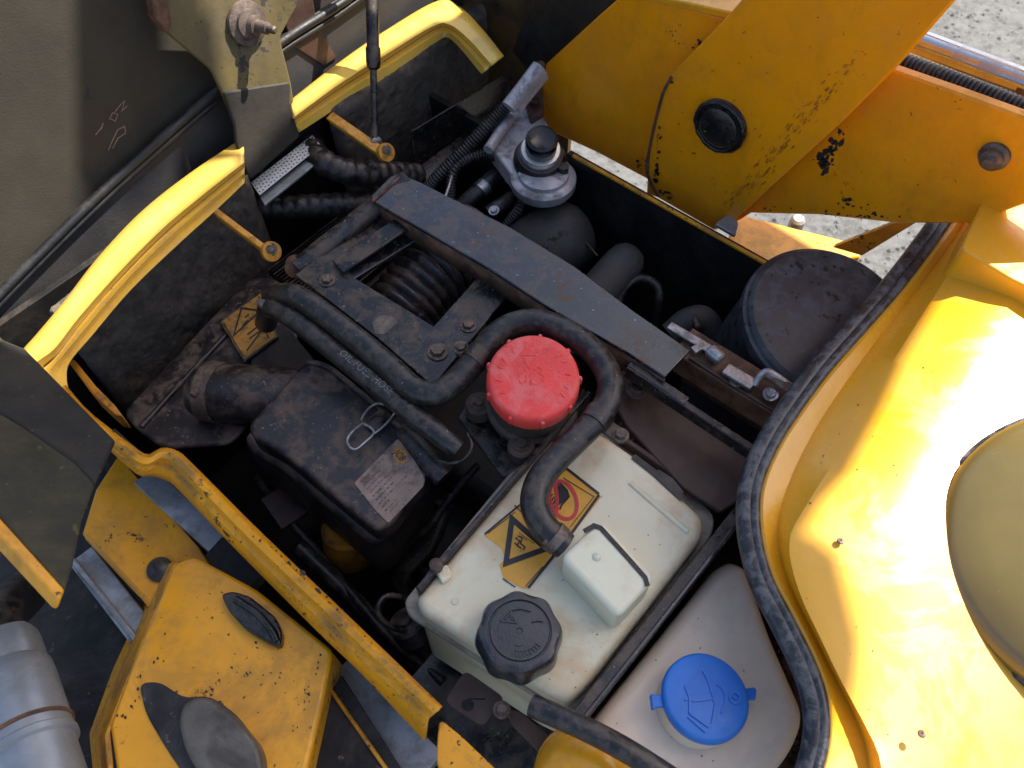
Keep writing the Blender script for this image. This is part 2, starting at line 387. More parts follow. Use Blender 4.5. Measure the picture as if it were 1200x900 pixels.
NR = [([(76, 452), (100, 480), (128, 503), (150, 520), (172, 534), (190, 526), (208, 530), (226, 546), (300, 620), (400, 716), (452, 766), (517, 829)], .030),
      ([(73, 455), (97, 484), (124, 508), (147, 526), (171, 540), (189, 532), (205, 536), (221, 551), (294, 625), (394, 722), (447, 772), (514, 833)], .038),
      ([(70, 458), (94, 488), (121, 512), (144, 531), (169, 546), (187, 539), (202, 542), (216, 556), (287, 630), (388, 727), (441, 777), (508, 838)], .036),
      ([(68, 460), (92, 491), (118, 515), (141, 535), (167, 551), (184, 546), (198, 549), (212, 562), (282, 634), (382, 732), (436, 782), (503, 842)], .022),
      ([(66, 461), (90, 493), (116, 517), (139, 538), (165, 556), (181, 554), (194, 557), (208, 568), (275, 638), (374, 735), (428, 785), (497, 847)], .020),
      ([(65, 462), (89, 494), (115, 518), (138, 540), (162, 560), (178, 562), (190, 565), (205, 573), (270, 641), (368, 739), (422, 789), (495, 854)], .010),
      ([(64, 463), (88, 495), (114, 519), (136, 542), (160, 563), (176, 568), (188, 572), (202, 580), (265, 646), (362, 745), (416, 797), (492, 880)], -.008)]
NR = [([(x0+(x-x0)*.74, y0+(y-y0)*.74) for (x, y), (x0, y0) in zip(px, NR[0][0])], z) for px, z in NR]
rim_loft('near_rim', NR, body, 90, YWORN)
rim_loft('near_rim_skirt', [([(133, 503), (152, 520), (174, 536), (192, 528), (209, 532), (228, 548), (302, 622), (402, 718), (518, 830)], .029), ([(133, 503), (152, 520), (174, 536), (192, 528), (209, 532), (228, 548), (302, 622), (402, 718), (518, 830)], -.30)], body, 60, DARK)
# short continuation of the rim past the torn end
zslab('rim_end', rnd([(515, 842), (540, 862), (585, 905), (600, 930), (540, 930), (512, 900), (512, 872)], 8), .006, .004, YWORN, body)
abox('floor', -.36, .38, -.53, .63, -.56, -.54, DARK, body)
abox('wall', .362, .372, -.20, .62, -.55, -.012, DARK, body, bevel=.001)
abox('wall', .362, .372, -.53, -.20, -.55, -.05, DARK, body, bevel=.001)
abox('wall', -.345, -.335, -.30, .62, -.55, -.30, DARK, body, bevel=.001)
abox('wall', -.36, .362, -.525, -.515, -.55, .02, DARK, body, bevel=.001)
abox('wall', -.365, -.346, -.52, -.27, -.55, -.07, DARK, body, bevel=.001)
abox('wall', -.335, .362, .61, .62, -.55, -.03, DARK, body, bevel=.001)
# far rim: folded yellow edge along the far wall
zr = [W(.352, b, .004) for b in (-.20, .0, .14, .17)]
slab('far_rim', [W(.360, -.19, -.008), W(.360, .13, -.008), W(.3655, .13, -.008), W(.3655, -.19, -.008)], Z*-.005, YWORN, body)
# foam lining of the rear wall (two pads, quilted)
def foam(px, b, name='foam_pad'):
    pts = [FB(x, y, b) for x, y in px]
    a0 = min(p.dot(A) for p in pts); a1 = max(p.dot(A) for p in pts); z0 = min(p.z for p in pts)-.06; z1 = max(p.z for p in pts)+.03
    na, nz = 130, 70; V = []; Fc = []
    for j in range(nz+1):
        for i in range(na+1):
            a = a0+(a1-a0)*i/na; z = z0+(z1-z0)*j/nz
            d = noise.noise(Vector((a*55, z*55, 1)))*.0014+noise.noise(Vector((a*14, z*14, 5)))*.005+noise.noise(Vector((a*170, z*170, 9)))*.0016
            edge = min(i, na-i, j*1.2, (nz-j)*1.2); d -= .010*math.exp(-edge/1.6)
            zz = min(z, .030)
            V.append(W(a, b+d, z))
    for j in range(nz):
        for i in range(na): k = j*(na+1)+i; Fc.append((k, k+1, k+na+2, k+na+1))
    return build(name, V, Fc, FOAM, body, solid=.012)
foam([(136, 420), (240, 268), (330, 322), (145, 475)], -.475)
foam([(395, 150), (545, 62), (600, 100), (480, 190)], -.482)
zslab('foam_edge', [(80, 424), (86, 420), (112, 452), (134, 474), (143, 487), (134, 486), (108, 462)], -.0, .03, AMBER, body, bevel=.002)

# mesh strip of the radiator grille seen through the gap in the rim
mesh_t = thing('grille_mesh', 'silver perforated mesh strip under the hinge bracket', 'mesh', U(335, 190, -.02))
mp = UU([(294, 214), (366, 158), (376, 170), (304, 228)], .0)
slab('plate', mp, Z*-.002, mat('bright_mesh_steel', (.62, .62, .62), .45, .2, var=.1, bump=.05), mesh_t, bevel=.0005)
rows = []
for i in range(22):
    for j in range(4):
        p = mp[0].lerp(mp[1], (i+.5)/22).lerp(mp[3].lerp(mp[2], (i+.5)/22), (j+.5+.25*(i % 2)-.12)/4)
        rows.append(prism_data([p+Vector((math.cos(k*math.tau/6), math.sin(k*math.tau/6), 0))*.0013+Z*.0004 for k in range(6)], Z*-.0003))
vv, ff = merge(rows); kind(build('perforation', vv, ff, INK, mesh_t, smooth=False), 'stuff')
zslab('edge_strip', [(304, 230), (378, 172), (384, 180), (310, 240)], -.01, .004, GALV, mesh_t, bevel=.0008)

# radiator: dark fins below the hoses
rad = thing('radiator', 'black finned radiator core below the ribbed hoses', 'radiator', W(.0, -.43, -.3))
abox('core', -.02, .20, -.468, -.33, -.30, -.14, DARK, rad)
for i in range(20):
    b = -.46+i*.0063
    abox('fin', -.015, .195, b, b+.0018, -.14, -.126, PLAS, rad, bevel=0)
abox('side_tank', .20, .235, -.468, -.33, -.30, -.115, PLAS, rad, bevel=.006)

# ================================================================== bonnet, opened backwards
BN = (B*.985+Z*.17).normalized(); BP = W(0, -.535, .05)
def OB(px, d=0): return [PN(x, y, BP+BN*d, BN) for x, y in px]
bon = thing('bonnet', 'open bonnet seen from inside, dusty olive lining with a black rubber edge seal', 'bonnet', W(0, -.54, .05))
slab('lining_panel', OB([(-260, 560), (-260, -190), (470, -190), (470, -60), (404, 0), (333, 46), (247, 112), (133, 212), (44, 300), (-30, 385)], -.014), BN*-.012, OLIVE, bon)
slab('edge_band', OB([(-30, 400), (44, 312), (133, 224), (247, 124), (333, 58), (404, 12), (480, -45), (640, -150), (620, -35), (527, 16), (459, 50), (353, 131), (296, 177), (177, 264), (130, 312), (74, 386), (40, 432), (-10, 490)], 0), BN*-.01, BAND, bon)
BSEAL = mat('black_bonnet_seal', (.009, .009, .010), .5, var=.3, vs=30, dust=((.035, .033, .03), .5, 30), bump=.15)
for d, r in ((0, .0062), (11, .0042)):
    tube('edge_seal', OB([(-60, 405+d*1.2), (44, 300+d), (133, 213+d), (247, 113+d), (333, 47+d), (404, 1+d), (500, -70+d)], .004), r, BSEAL, bon, seg=12)
slab('seal_strip', OB([(-60, 398), (44, 294), (133, 206), (247, 106), (333, 40), (404, -6), (490, -66), (490, -38), (404, 16), (333, 62), (247, 129), (133, 229), (44, 318), (-60, 424)], .0015), BN*-.004, BSEAL, bon, bevel=.001)
slab('stiffener', OB([(322, 0), (362, -30), (372, 30), (395, 68), (380, 78), (345, 55)], .003), BN*-.006, BROWN, bon)
# lining scratches (chalked handwriting, illegible)
sc = [[(134, 132), (140, 124), (146, 118), (143, 130), (149, 124)], [(128, 140), (132, 132), (138, 134), (135, 142), (129, 139)], [(118, 152), (121, 144)], [(127, 176), (132, 164), (138, 152), (146, 148), (147, 156), (138, 162), (132, 174)], [(120, 148), (112, 158)]]
vv, ff = merge([stroke_data(s, .9, lambda x, y: PN(x, y, BP+BN*-.0136, BN), .0003, BN) for s in sc])
build('chalk_scrawl', vv, ff, PAPER, bon, smooth=False)
slab('drain_slot', OB([(103, 104), (107, 105), (109, 113), (106, 116), (103, 112)], -.0137), BN*.0006, INK, bon, bevel=0)
# near side skirt of the bonnet
P1, P2, P3 = U(30, 408, .07), U(136, 516, .065), U(75, 694, .16)
SN = (P2-P1).cross(P3-P1).normalized(); SN = SN if SN.dot(CAM-P1) > 0 else -SN
def OS(px, d=0): return [PN(x, y, P1+SN*d, SN) for x, y in px]
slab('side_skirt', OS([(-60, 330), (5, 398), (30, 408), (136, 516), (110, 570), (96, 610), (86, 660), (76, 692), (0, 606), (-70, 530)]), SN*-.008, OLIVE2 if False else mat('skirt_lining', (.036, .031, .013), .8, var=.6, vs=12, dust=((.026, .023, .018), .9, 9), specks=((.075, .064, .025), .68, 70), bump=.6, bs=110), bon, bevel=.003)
slab('skirt_edge', OS([(-70, 528), (0, 606), (76, 690), (72, 700), (66, 699), (0, 628), (-70, 550)], .004), SN*-.014, YEL, bon, bevel=.002)
slab('skirt_fold', OS([(0, 398), (30, 408), (136, 516), (112, 566), (88, 540), (30, 500), (-20, 470)], .003), SN*-.006, MATS['skirt_lining'] if False else mat('skirt_dark_lining', (.013, .0115, .010), .8, var=.5, vs=12, dust=((.030, .026, .020), .7, 16), specks=((.05, .045, .035), .67, 120), bump=.6, bs=120), bon, bevel=.003)  # fold has a darker lining than the rest of the skirt

# hinge bracket with its pin
hb = thing('hinge_bracket', 'olive painted hinge plate bolted to the bonnet, worn lower end darkened as shade', 'bracket', U(310, 200, .06))
HP = BP+BN*.045; HN = (BN+Z*.10).normalized()
def OH(px, d=0): return [PN(x, y, HP+HN*d, HN) for x, y in px]
slab('plate', OH(rnd([(176, -30), (182, 22), (200, 42), (248, 82), (262, 112), (276, 148), (345, 122), (341, 96), (328, 44), (352, 0), (360, -30)], 6)), HN*-.007, OLIVE2, hb, bevel=.002)
slab('lower_plate', OH(rnd([(262, 108), (276, 150), (277, 168), (293, 212), (352, 160), (340, 122), (341, 96)], 5), .0035), HN*-.007, mat('shaded_worn_hinge_paint', (.022, .017, .011), .75, var=.4, vs=18, dust=((.045, .038, .032), .6, 20), chips=((.02, .018, .016), .55, 60), bump=.2), hb, bevel=.002)  # lower plate's shade put into its darker base colour
slab('folded_edge', OH([(176, -30), (182, 20), (197, 40), (202, 30), (194, -30)], .004), HN*-.02, RUST, hb, bevel=.003)
hc = PN(288, 27, HP, HN)
lathe('washer', hc, HN, [(.026, 0), (.0275, .002), (.0265, .006), (.018, .008), (.0175, .012), (.012, .013)], BOLT, hb)
lathe('stud', hc, (HN+A*.25-Z*.2), [(.012, .008), (.012, .018), (.0075, .019), (.0075, .034), (.005, .035), (.005, .044), (.003, .046)], BOLT, hb, seg=16)

# gas strut
gs = thing('gas_strut', 'thin black gas strut holding the bonnet up', 'gas strut', U(440, 165, .0))
g0, g1, g2 = U(439, 162, .01), U(437.5, 78, .075), U(435, -60, .20)
tube('rod', [g0, g1], .0050, BLK, gs, seg=14, smooth_n=1)
dd = (g2-g1).normalized()
lathe('cylinder', g1-dd*.004, dd, [(.006, 0), (.0095, .003), (.0105, .010), (.0105, .028), (.0088, .031), (.0088, .26), (.007, .262)], BLK, gs, seg=24)
lathe('end_eye', g0-Z*.006, (B-A*.3+Z*.3), [(.005, -.006), (.0085, -.005), (.0085, .005), (.005, .006)], ZINC, gs, seg=20)

# amber angle brackets carrying the black frame
def amber(name, pts, wid, label, at):
    t = thing(name, label, 'bracket', at)
    bar('strap', pts[0], pts[1], wid, .004, YAMB, t)
    bar('flange', pts[0]-Z*.004, pts[1]-Z*.004, .003, .012, YAMB, t)
    lathe('end_lug', pts[1]+Z*.002, (Z*.6+B*.8), [(.003, -.004), (.013, -.004), (.0135, 0), (.013, .004), (.003, .005)], YAMB, t, seg=20)
    bolt(pts[1]+Z*.006, (Z*.7-A*.3+B*.5), .006, t)
    return t
amber('angle_bracket', [U(386, 134, .03), U(452, 180, .0)], .016, 'amber painted angle bracket at the foot of the gas strut', U(420, 160, 0))
amber('angle_bracket', [U(252, 246, .03), U(318, 296, .0)], .009, 'thin amber strap bracket between the foam pads, near the lower ribbed hose', U(285, 270, 0))

# ribbed radiator hoses
corr('ribbed_hose', [U(372, 150, -.06), U(364, 166, -.025), U(376, 188, -.015), U(408, 202, -.025), U(448, 204, -.05), U(490, 206, -.09)], .0195, .0175, .0022, RUB)
tag(bpy.data.objects['ribbed_hose'], 'black ribbed hose bending down under the mesh strip', 'hose', 'ribbed radiator hoses')
o = corr('ribbed_hose', [U(240, 256, -.085), U(285, 246, -.07), U(330, 243, -.066), U(390, 240, -.07), U(450, 236, -.09)], .0185, .0175, .0022, RUB)
tag(o, 'straight black ribbed hose lying across the radiator fins', 'hose', 'ribbed radiator hoses')

# ================================================================== black cross frame
fr = thing('cross_frame', 'black steel cross frame over the engine with a wide flat bar and bolted plate', 'frame', W(.1, -.1, 0))
xb = [(458, 206), (468, 203), (492, 213), (600, 267), (674, 312), (740, 362), (809, 410), (779, 442), (735, 413), (644, 361), (574, 315), (502, 273), (439, 237), (434, 230)]
zslab('flat_bar', xb, .045, .006, BAR, fr, bevel=.0016, seg=3)
# down-turned near flange with rust, from the folded edge
fl = [(434, 231), (502, 274), (574, 316), (644, 362), (735, 414), (779, 443)]
loft('rusty_flange', [UU(fl, .0405), [p-Z*.032 for p in UU(fl, .0405)]], RUST, fr, n=20, solid=.004)
tube('weld_bead', [U(x, y, .046) for x, y in [(436, 236), (452, 222), (468, 208)]], .0022, RUST, fr, seg=8)
pl_out = [(346, 322), (372, 300), (420, 268), (462, 238), (500, 262), (606, 330), (603, 338), (578, 366), (572, 374), (512, 447), (503, 449), (440, 394)]
pl_hole = [(416, 326), (488, 281), (563, 321), (508, 382)]
zslab('mounting_plate', pl_out, .012, .006, BLK, fr, holes=[pl_hole], bevel=.001)
for (x, y, r) in ((384, 329, .0072), (513, 413, .0085), (549, 382, .007)): bolt(U(x, y, .012), Z, r, fr)
zslab('worn_patch', [(436, 378), (444, 370), (458, 369), (468, 378), (460, 384), (450, 392), (440, 391)], .0125, .0005, PAPER if False else mat('bare_scuff', (.16, .13, .11), .8, var=.4, vs=60, dust=((.06, .05, .045), .8, 90), bump=.3), fr, bevel=0)
tube('tube_brace', [U(348, 316, .0), U(400, 275, .012), U(478, 212, .035)], .0145, BLK, fr, seg=20)
bar('strap', U(395, 312, .020), U(470, 262, .03), .026, .005, BLK, fr)
lathe('pivot_lug', U(346, 312, .0), (Z*.5-A*.4+B*.6), [(.004, -.01), (.013, -.01), (.013, .01), (.004, .012)], RUST, fr, seg=20)
# thin second bar running to the hinge on the right
bar('side_rail', U(736, 428, .035), U(886, 527, .035), .0085, .02, BLK, fr)
bar('rail_tab', U(738, 424, .036), U(805, 470, .036), .012, .004, BLK, fr)
zslab('gusset_plate', [(700, 440), (738, 432), (780, 458), (872, 524), (880, 545), (868, 585), (845, 600), (800, 572), (735, 500), (718, 470)], -.015, .008, BROWN, fr, bevel=.002)
bolt(U(745, 458, .0), (Z+A*.2), .0085, fr)
abox('gusset_post', .03, .038, .13, .27, -.2, -.016, BROWN, fr)

# bellows in the opening of the plate
bl = thing('intake_bellows', 'dark corrugated air intake bellows inside the plate opening', 'hose', U(500, 335, -.1))
corr('bellows', [U(455, 385, -.085), U(480, 352, -.07), U(510, 320, -.06), U(545, 290, -.06)], .052, .014, .006, PLAS, bl, seg=32)
tube('collar', [U(538, 297, -.06), U(560, 278, -.06)], .056, RUB, bl, seg=32)

# ================================================================== hoses over the top
HZ = .05
hose = thing('bent_hose', 'thick grey black rubber hose looping round the red cap to the coolant tank', 'hose', U(620, 400, 0))
hp = [(312, 378, -.06), (316, 360, -.01), (326, 348, .022), (342, 346, .034), (362, 356, .036), (392, 378, .036), (430, 408, .036), (460, 434, .036), (480, 453, .036), (496, 461, .037), (515, 460, .038), (536, 445, .04), (560, 418, .046), (578, 396, .052), (600, 381, .056), (630, 377, .058), (664, 389, .058), (694, 411, .057), (712, 437, .056), (714, 464, .054), (700, 490, .052), (676, 514, .050), (648, 542, .048), (631, 566, .047), (626, 590, .046), (634, 612, .040), (648, 628, .034), (662, 640, .028)]
hpts = [U(*p) for p in hp]
tube('rubber_hose', hpts, .0146, RUB, hose, seg=24, smooth_n=6)
def clamp(c0, c1, r, parent, m=ZINC, n='hose_clamp'):
    o = tube(n, [c0, c1], r, m, parent, seg=24, smooth_n=1)
    d = (c1-c0).normalized(); s = d.cross(Z).normalized()
    bar('clamp_screw', (c0+c1)/2+Z*r*.6+s*r*.7-d*.006, (c0+c1)/2+Z*r*.6+s*r*.7+d*.006, .007, .007, m, o)
    return o
clamp(hpts[-2].lerp(hpts[-1], -.1), hpts[-2].lerp(hpts[-1], .55), .0162, hose, BOLT)
# P-clips
def pclip(px, ax, eye, label):
    i = min(range(len(hpts)), key=lambda k: (hpts[k]-U(px[0], px[1], HZ)).length)
    c = hpts[i]; d = (hpts[i+1]-hpts[i-1]).normalized()
    t = thing('hose_clip', label, 'clip', c-Z*.03)
    tube('loop', [c-d*.0085, c+d*.0085], .0162, PLAS, t, seg=24, smooth_n=1)
    s = d.cross(Z).normalized()*ax; e = c+s*eye
    slab('tab', [c+s*.012-d*.0085-Z*.004, e-d*.009-Z*.006, e+s*.008-d*.004-Z*.006, e+s*.008+d*.004-Z*.006, e+d*.009-Z*.006, c+s*.012+d*.0085-Z*.004], Z*-.005, PLAS, t)
    bolt(e-Z*.006, Z, .0062, t); return t
pclip((566, 410), -1, .026, 'black hose clip bolted at the mounting plate corner left of the red cap')
pclip((703, 486), -1, .030, 'black hose clip right of the red cap with a large dirty bolt')
h2 = thing('fuel_hose', 'straight printed fuel hose crossing the air filter box', 'hose', U(430, 450, 0))
h2p = [U(*p) for p in [(316, 360, .018), (330, 366, .022), (352, 380, .024), (400, 418, .024), (440, 450, .024), (480, 482, .022), (520, 513, .018), (538, 526, .012)]]
tube('rubber_hose', h2p, .0124, RUB, h2, seg=24)
lathe('end_plug', U(313, 358, .018), (h2p[0]-h2p[1]), [(.006, -.004), (.007, .004), (.005, .012), (.003, .016)], ZINC, h2, seg=14)
# lettering wrapped on the hose
def wrap(s, size, p0, p1, r, parent, m, side=.25, name='lettering', data=None):
    tv, tf = data or text_data(s, size); c = (p0+p1)/2; d = (p1-p0).normalized(); u = (CAM-c); u = (u-d*u.dot(d)).normalized(); q = u.cross(d)
    if q.dot(-RT) > 0: pass
    out = []
    for x, y, z in tv:
        a = y/r+side; out.append(c+d*x+(u*math.cos(a)+q*math.sin(a))*(r+.0003))
    return build(name, out, tf, m, parent, smooth=False, fix=False)
wrap('OIL FUEL HOSE', .0125, U(398, 416, .0245), U(466, 470, .0235), .0125, h2, WPRINT, .30)
vv = []; ff = []
random.seed(3); x = -.028
while x < .028:
    wd = random.choice((.0012, .002, .003)); y0 = random.uniform(-.003, -.001); y1 = random.uniform(.001, .003); o_ = len(vv)
    vv += [(x, y0, 0), (x+wd*.5, y0, 0), (x+wd*.5, y1, 0), (x, y1, 0)]; ff.append((o_, o_+1, o_+2, o_+3)); x += wd+.0012
wrap('', 0, U(474, 477, .0225), U(530, 519, .016), .0125, h2, WPRINT, .3, 'worn_lettering', (vv, ff))
o = tube('cable_tie', [U(x, y, z) for x, y, z in [(548, 508, .03), (553, 522, .03), (546, 536, .02), (530, 543, .015), (514, 540, .01)]], .0018, BLK, h2, seg=8)
o = tube('rubber_hose', [U(*p) for p in [(466, 500, -.045), (484, 518, -.035), (508, 546, -.032), (521, 560, -.036)]], .0145, RUB)
tag(o, 'short black hose stub behind the paper label of the filter box', 'hose')

# ================================================================== red cap
rc_ax = (Z+Vector((0, -.22, 0))).normalized()
rc = thing('filler_neck', 'dark filler neck with a round red screw cap beside the coolant tank', 'filler cap', U(620, 480, -.04))
RC = U(625, 441, .075)
red = lathe('red_cap', RC, rc_ax, [(.047, -.030), (.0505, -.029), (.0512, -.024), (.0506, -.010), (.0495, -.004), (.047, -.0006), (.0445, 0), (.030, .0004), (.0002, .0006)], RED, rc, seg=72, ang=50)
u_, v_, d_ = frame_of(rc_ax)
for k in range(9):
    a = k*math.tau/9+.55; p = RC+(u_*math.cos(a)+v_*math.sin(a))*.0505-d_*.014
    lathe('grip_nub', p-d_*.010, d_, [(.0018, 0), (.0032, .003), (.0032, .014), (.0022, .018), (.0004, .019)], RED, red, seg=10)
pr = lambda x, y: PN(x, y, RC+rc_ax*.0004, rc_ax)
em = [[(611, 416), (620, 427), (630, 416), (611, 416)], [(615, 423), (621, 431), (628, 423)]]
em += [[(609, 433), (609, 447)], [(613, 433), (617, 433), (617, 447), (613, 447)], [(622, 437), (622, 451)], [(626, 433), (630, 429), (636, 433), (632, 437), (638, 441), (636, 447)], [(621, 447), (627, 451), (633, 449)], [(609, 447), (613, 450)]]
for k in range(13):
    a = R(150+k*20+(k % 3)*3); r0, r1 = 38, 44
    em.append([(625+math.cos(a)*r0, 442+math.sin(a)*r0*.95), (625+math.cos(a+.06)*r1, 442+math.sin(a+.06)*r1*.95)])
vv, ff = merge([stroke_data(s, 1.5, pr, .0009, rc_ax) for s in em]); build('embossing', vv, ff, RED, red, smooth=False)
NKM = mat('dusty_filler_casting', (.085, .060, .045), .65, var=.35, vs=20, dust=((.17, .12, .08), .6, 30), bump=.3, bs=200)
lathe('neck', RC-d_*.085, rc_ax, [(.054, 0), (.054, .012), (.049, .016), (.047, .05), (.047, .06)], NKM, rc, seg=40)
for (x, y) in ((561, 472), (611, 521)):
    c = U(x, y, -.005); lathe('lug', c-Z*.02, Z, [(.016, 0), (.016, .018), (.014, .02)], NKM, rc, seg=20); bolt(c, Z, .0065, rc)
zslab('mount_plate', [(536, 488), (548, 470), (575, 455), (650, 470), (660, 495), (618, 545), (590, 560), (560, 520)], -.03, .006, BLK, rc)

# ================================================================== coolant tank
ct = thing('coolant_tank', 'cream translucent coolant tank with black screw cap and yellow warning sticker', 'tank', U(650, 680, -.17))
tk = rnd([(487, 700), (640, 516), (662, 508), (700, 502), (752, 538), (826, 606), (824, 628), (692, 800), (668, 822), (644, 812), (492, 716)], 16, 5)
zslab('tank_body', tk, 0, .17, TANK, ct, bevel=.011, seg=5)
cx = sum(p[0] for p in tk)/len(tk); cy = sum(p[1] for p in tk)/len(tk)
grow = [(x+(x-cx)*.075, y+(y-cy)*.085) for x, y in tk]
zslab('seam_flange', grow, -.030, .008, mat('dirty_tank_seam', (.34, .29, .22), .5, var=.25, vs=14, dust=((.12, .085, .055), .7, 14), bump=.2), ct, bevel=.002)
tube('mould_ridge', [U(x, y, -.0012) for x, y in [(738, 566), (775, 598), (806, 624)]], .0035, TANK, ct, seg=10)
bmp = zslab('outlet_box', rnd([(656, 652), (704, 607), (768, 677), (724, 724)], 12, 5), .042, .06, TANK, ct, bevel=.006, seg=5)
lathe('mould_pip', U(699, 653, .042), Z, [(.0045, 0), (.0035, .001), (.0012, .0025), (.0003, .003)], TANK, bmp, seg=14)
for ln in ([(688, 622), (700, 615), (708, 618), (738, 651), (760, 676), (763, 686)],):
    vv, ff = merge([stroke_data(ln, 5.5, lambda x, y: U(x-4, y+1, .0422), .0006)])
    build('grime_shade_line', vv, ff, GREASE, bmp, smooth=False)  # shade in the groove behind the box, put in as a black stroke
lathe('mould_dimple', U(533, 705, .0), Z, [(.004, 0), (.003, .0008), (.0004, .001)], TANK, ct, seg=12)
zslab('mould_boss', rnd([(510, 668), (524, 660), (530, 674), (518, 684)], 4), .006, .02, TANK, ct, bevel=.003)
# grime along the back edge
vv, ff = merge([stroke_data([(742, 535), (770, 556), (800, 584)], 7, lambda x, y: U(x, y, .0003), .0006), stroke_data([(766, 556), (782, 566), (795, 582)], 9, lambda x, y: U(x+3, y-2, .0004), .0006)])
build('grime_shade_line', vv, ff, mat('oily_grime', (.05, .042, .035), .5, var=.5, vs=60, bump=.6, bs=200), ct, smooth=False)
# black cap with scallops

CC = U(609, 739, .030)
def lob(a, i): return 1+(.035*math.cos(8*a)*(1 if 1 <= i <= 5 else (.4 if i == 6 else 0)))
bc = lathe('screw_cap', CC, (Z+Vector((.03, .02, 0))).normalized(), [(.036, -.036), (.0405, -.034), (.0415, -.026), (.0405, -.012), (.039, -.004), (.037, -.001), (.0335, 0), (.0305, 0), (.0298, -.0022), (.0285, -.0022), (.0278, -.0004), (.010, 0), (.003, .0002), (.0022, -.001), (.0002, -.001)], CAPBLK, ct, seg=96, mod=lob, ang=40)
pr = lambda x, y: U(x, y, CC.z)
em = [[(586, 728), (598, 715), (605, 730), (586, 728)], [(592, 726), (598, 719), (601, 727)], [(600, 715), (610, 713), (622, 716)], [(623, 729), (630, 727), (637, 728)], [(586, 735), (586, 747), (590, 750)]]
for k in range(9):
    a = R(35+k*9); em.append([(609+math.cos(a)*24, 740+math.sin(a)*24), (609+math.cos(a)*30, 740+math.sin(a)*30)])
em += [[(609+math.cos(R(t))*23, 740+math.sin(R(t))*23) for t in range(35, 110, 8)], [(603, 755), (609, 757), (613, 755)]]
vv, ff = merge([stroke_data(s, 1.8, pr, .0013) for s in em]); build('embossing', vv, ff, CAPBLK, bc, smooth=False)
# sticker
st = zslab('warning_sticker', [(567, 627), (580, 614), (640, 566), (664, 548), (702, 578), (704, 583), (672, 624), (648, 652), (636, 668), (620, 689), (612, 689), (590, 677), (585, 662), (592, 655), (588, 642), (577, 634)], .0006, .0004, STK, ct, bevel=0)
zp = lambda x, y: U(x, y, .0008)
ds = []
for ln, wd in (([(568, 626), (604, 596), (664, 549)], 2.4), ([(664, 549), (702, 579)], 3.2), ([(702, 580), (672, 622), (646, 655), (619, 689)], 3.2), ([(589, 678), (604, 688)], 1.4), ([(603, 592), (614, 603)], 1.3), ([(660, 560), (696, 582), (668, 618)], 1.0), ([(636, 664), (616, 687)], 1.1), ([(572, 625), (604, 600)], .9)):
    ds.append(stroke_data(ln, wd, zp, .0002))
ds.append(stroke_data([(600, 608), (593, 660), (640, 643)], 6.5, zp, .0002, closed=True))
ds += [stroke_data(s, 1.6, zp, .0002) for s in ([(604, 630), (609, 634), (606, 639), (611, 643)], [(607, 628), (612, 630), (610, 637), (615, 641), (613, 645)], [(603, 636), (608, 641)])]
ds += [stroke_data([(650, 572), (656, 566), (664, 574), (667, 582), (658, 592), (656, 597)], 2.2, zp, .0002), prism_data(UU([(653, 570), (657, 568), (666, 576), (666, 584), (655, 592), (650, 585)], .0010), Z*-.0002)]
for k in range(6): ds.append(stroke_data([(637+k*2.2, 590+k*3.2), (646+k*1.6, 575+k*3.6)], 1.7, zp, .0002))
vv, ff = merge(ds); build('black_print', vv, ff, INK, st, smooth=False, fix=False)
ring = [(659+math.cos(R(t))*17, 585+math.sin(R(t))*22) for t in range(0, 360, 12)]
ring = [(660+(math.cos(R(t))*math.cos(-.35)*15-math.sin(R(t))*math.sin(-.35)*23), 586+(math.cos(R(t))*math.sin(-.35)*15+math.sin(R(t))*math.cos(-.35)*23)) for t in range(0, 360, 12)]
zp2 = lambda x, y: U(x, y, .0011)
vv, ff = merge([stroke_data(ring, 4.2, zp2, .0002, closed=True), stroke_data([(651, 566), (653, 585), (652, 606)], 4.2, lambda x, y: U(x, y, .0014), .0002)])
build('red_print', vv, ff, PINK, st, smooth=False, fix=False)
vv, ff = merge([stroke_data(s, .7, zp, .0002) for s in ([(608, 624), (626, 637)], [(612, 622), (632, 637)], [(610, 628), (618, 634)])]); build('fine_print', vv, ff, PRINT, st, smooth=False, fix=False)

# black tray around the tanks
tr = thing('tank_tray', 'black steel tray frame around and between the coolant tank and washer bottle', 'tray', U(680, 760, -.2))
bar('divider', U(676, 840, .012), U(868, 597, .012), .013, .13, BLK, tr)
bar('divider_lip', U(684, 842, .0135), U(872, 604, .0135), .005, .016, BAR, tr)
bar('side_bar', U(489, 690, .008), U(690, 458, .008), .006, .12, BLK, tr)
lathe('bolt_boss', U(511, 663, .01), Z, [(.007, -.01), (.007, .004), (.005, .006), (.003, .007)], BOLT, tr, seg=14)
zslab('foot_bracket', rnd([(520, 822), (545, 785), (592, 818), (566, 852)], 9), -.07, .005, BROWN, tr, holes=[[(548+math.cos(k*math.tau/14)*7, 826+math.sin(k*math.tau/14)*7) for k in range(14)][::-1]])
abox('tray_floor', -.33, .02, .09, .60, -.21, -.20, BLK, tr)
bolt(U(588, 832, -.06), Z, .006, tr)
zslab('foot_plate', rnd([(590, 828), (612, 835), (650, 868), (640, 890), (600, 850)], 5), -.075, .005, BROWN, tr)

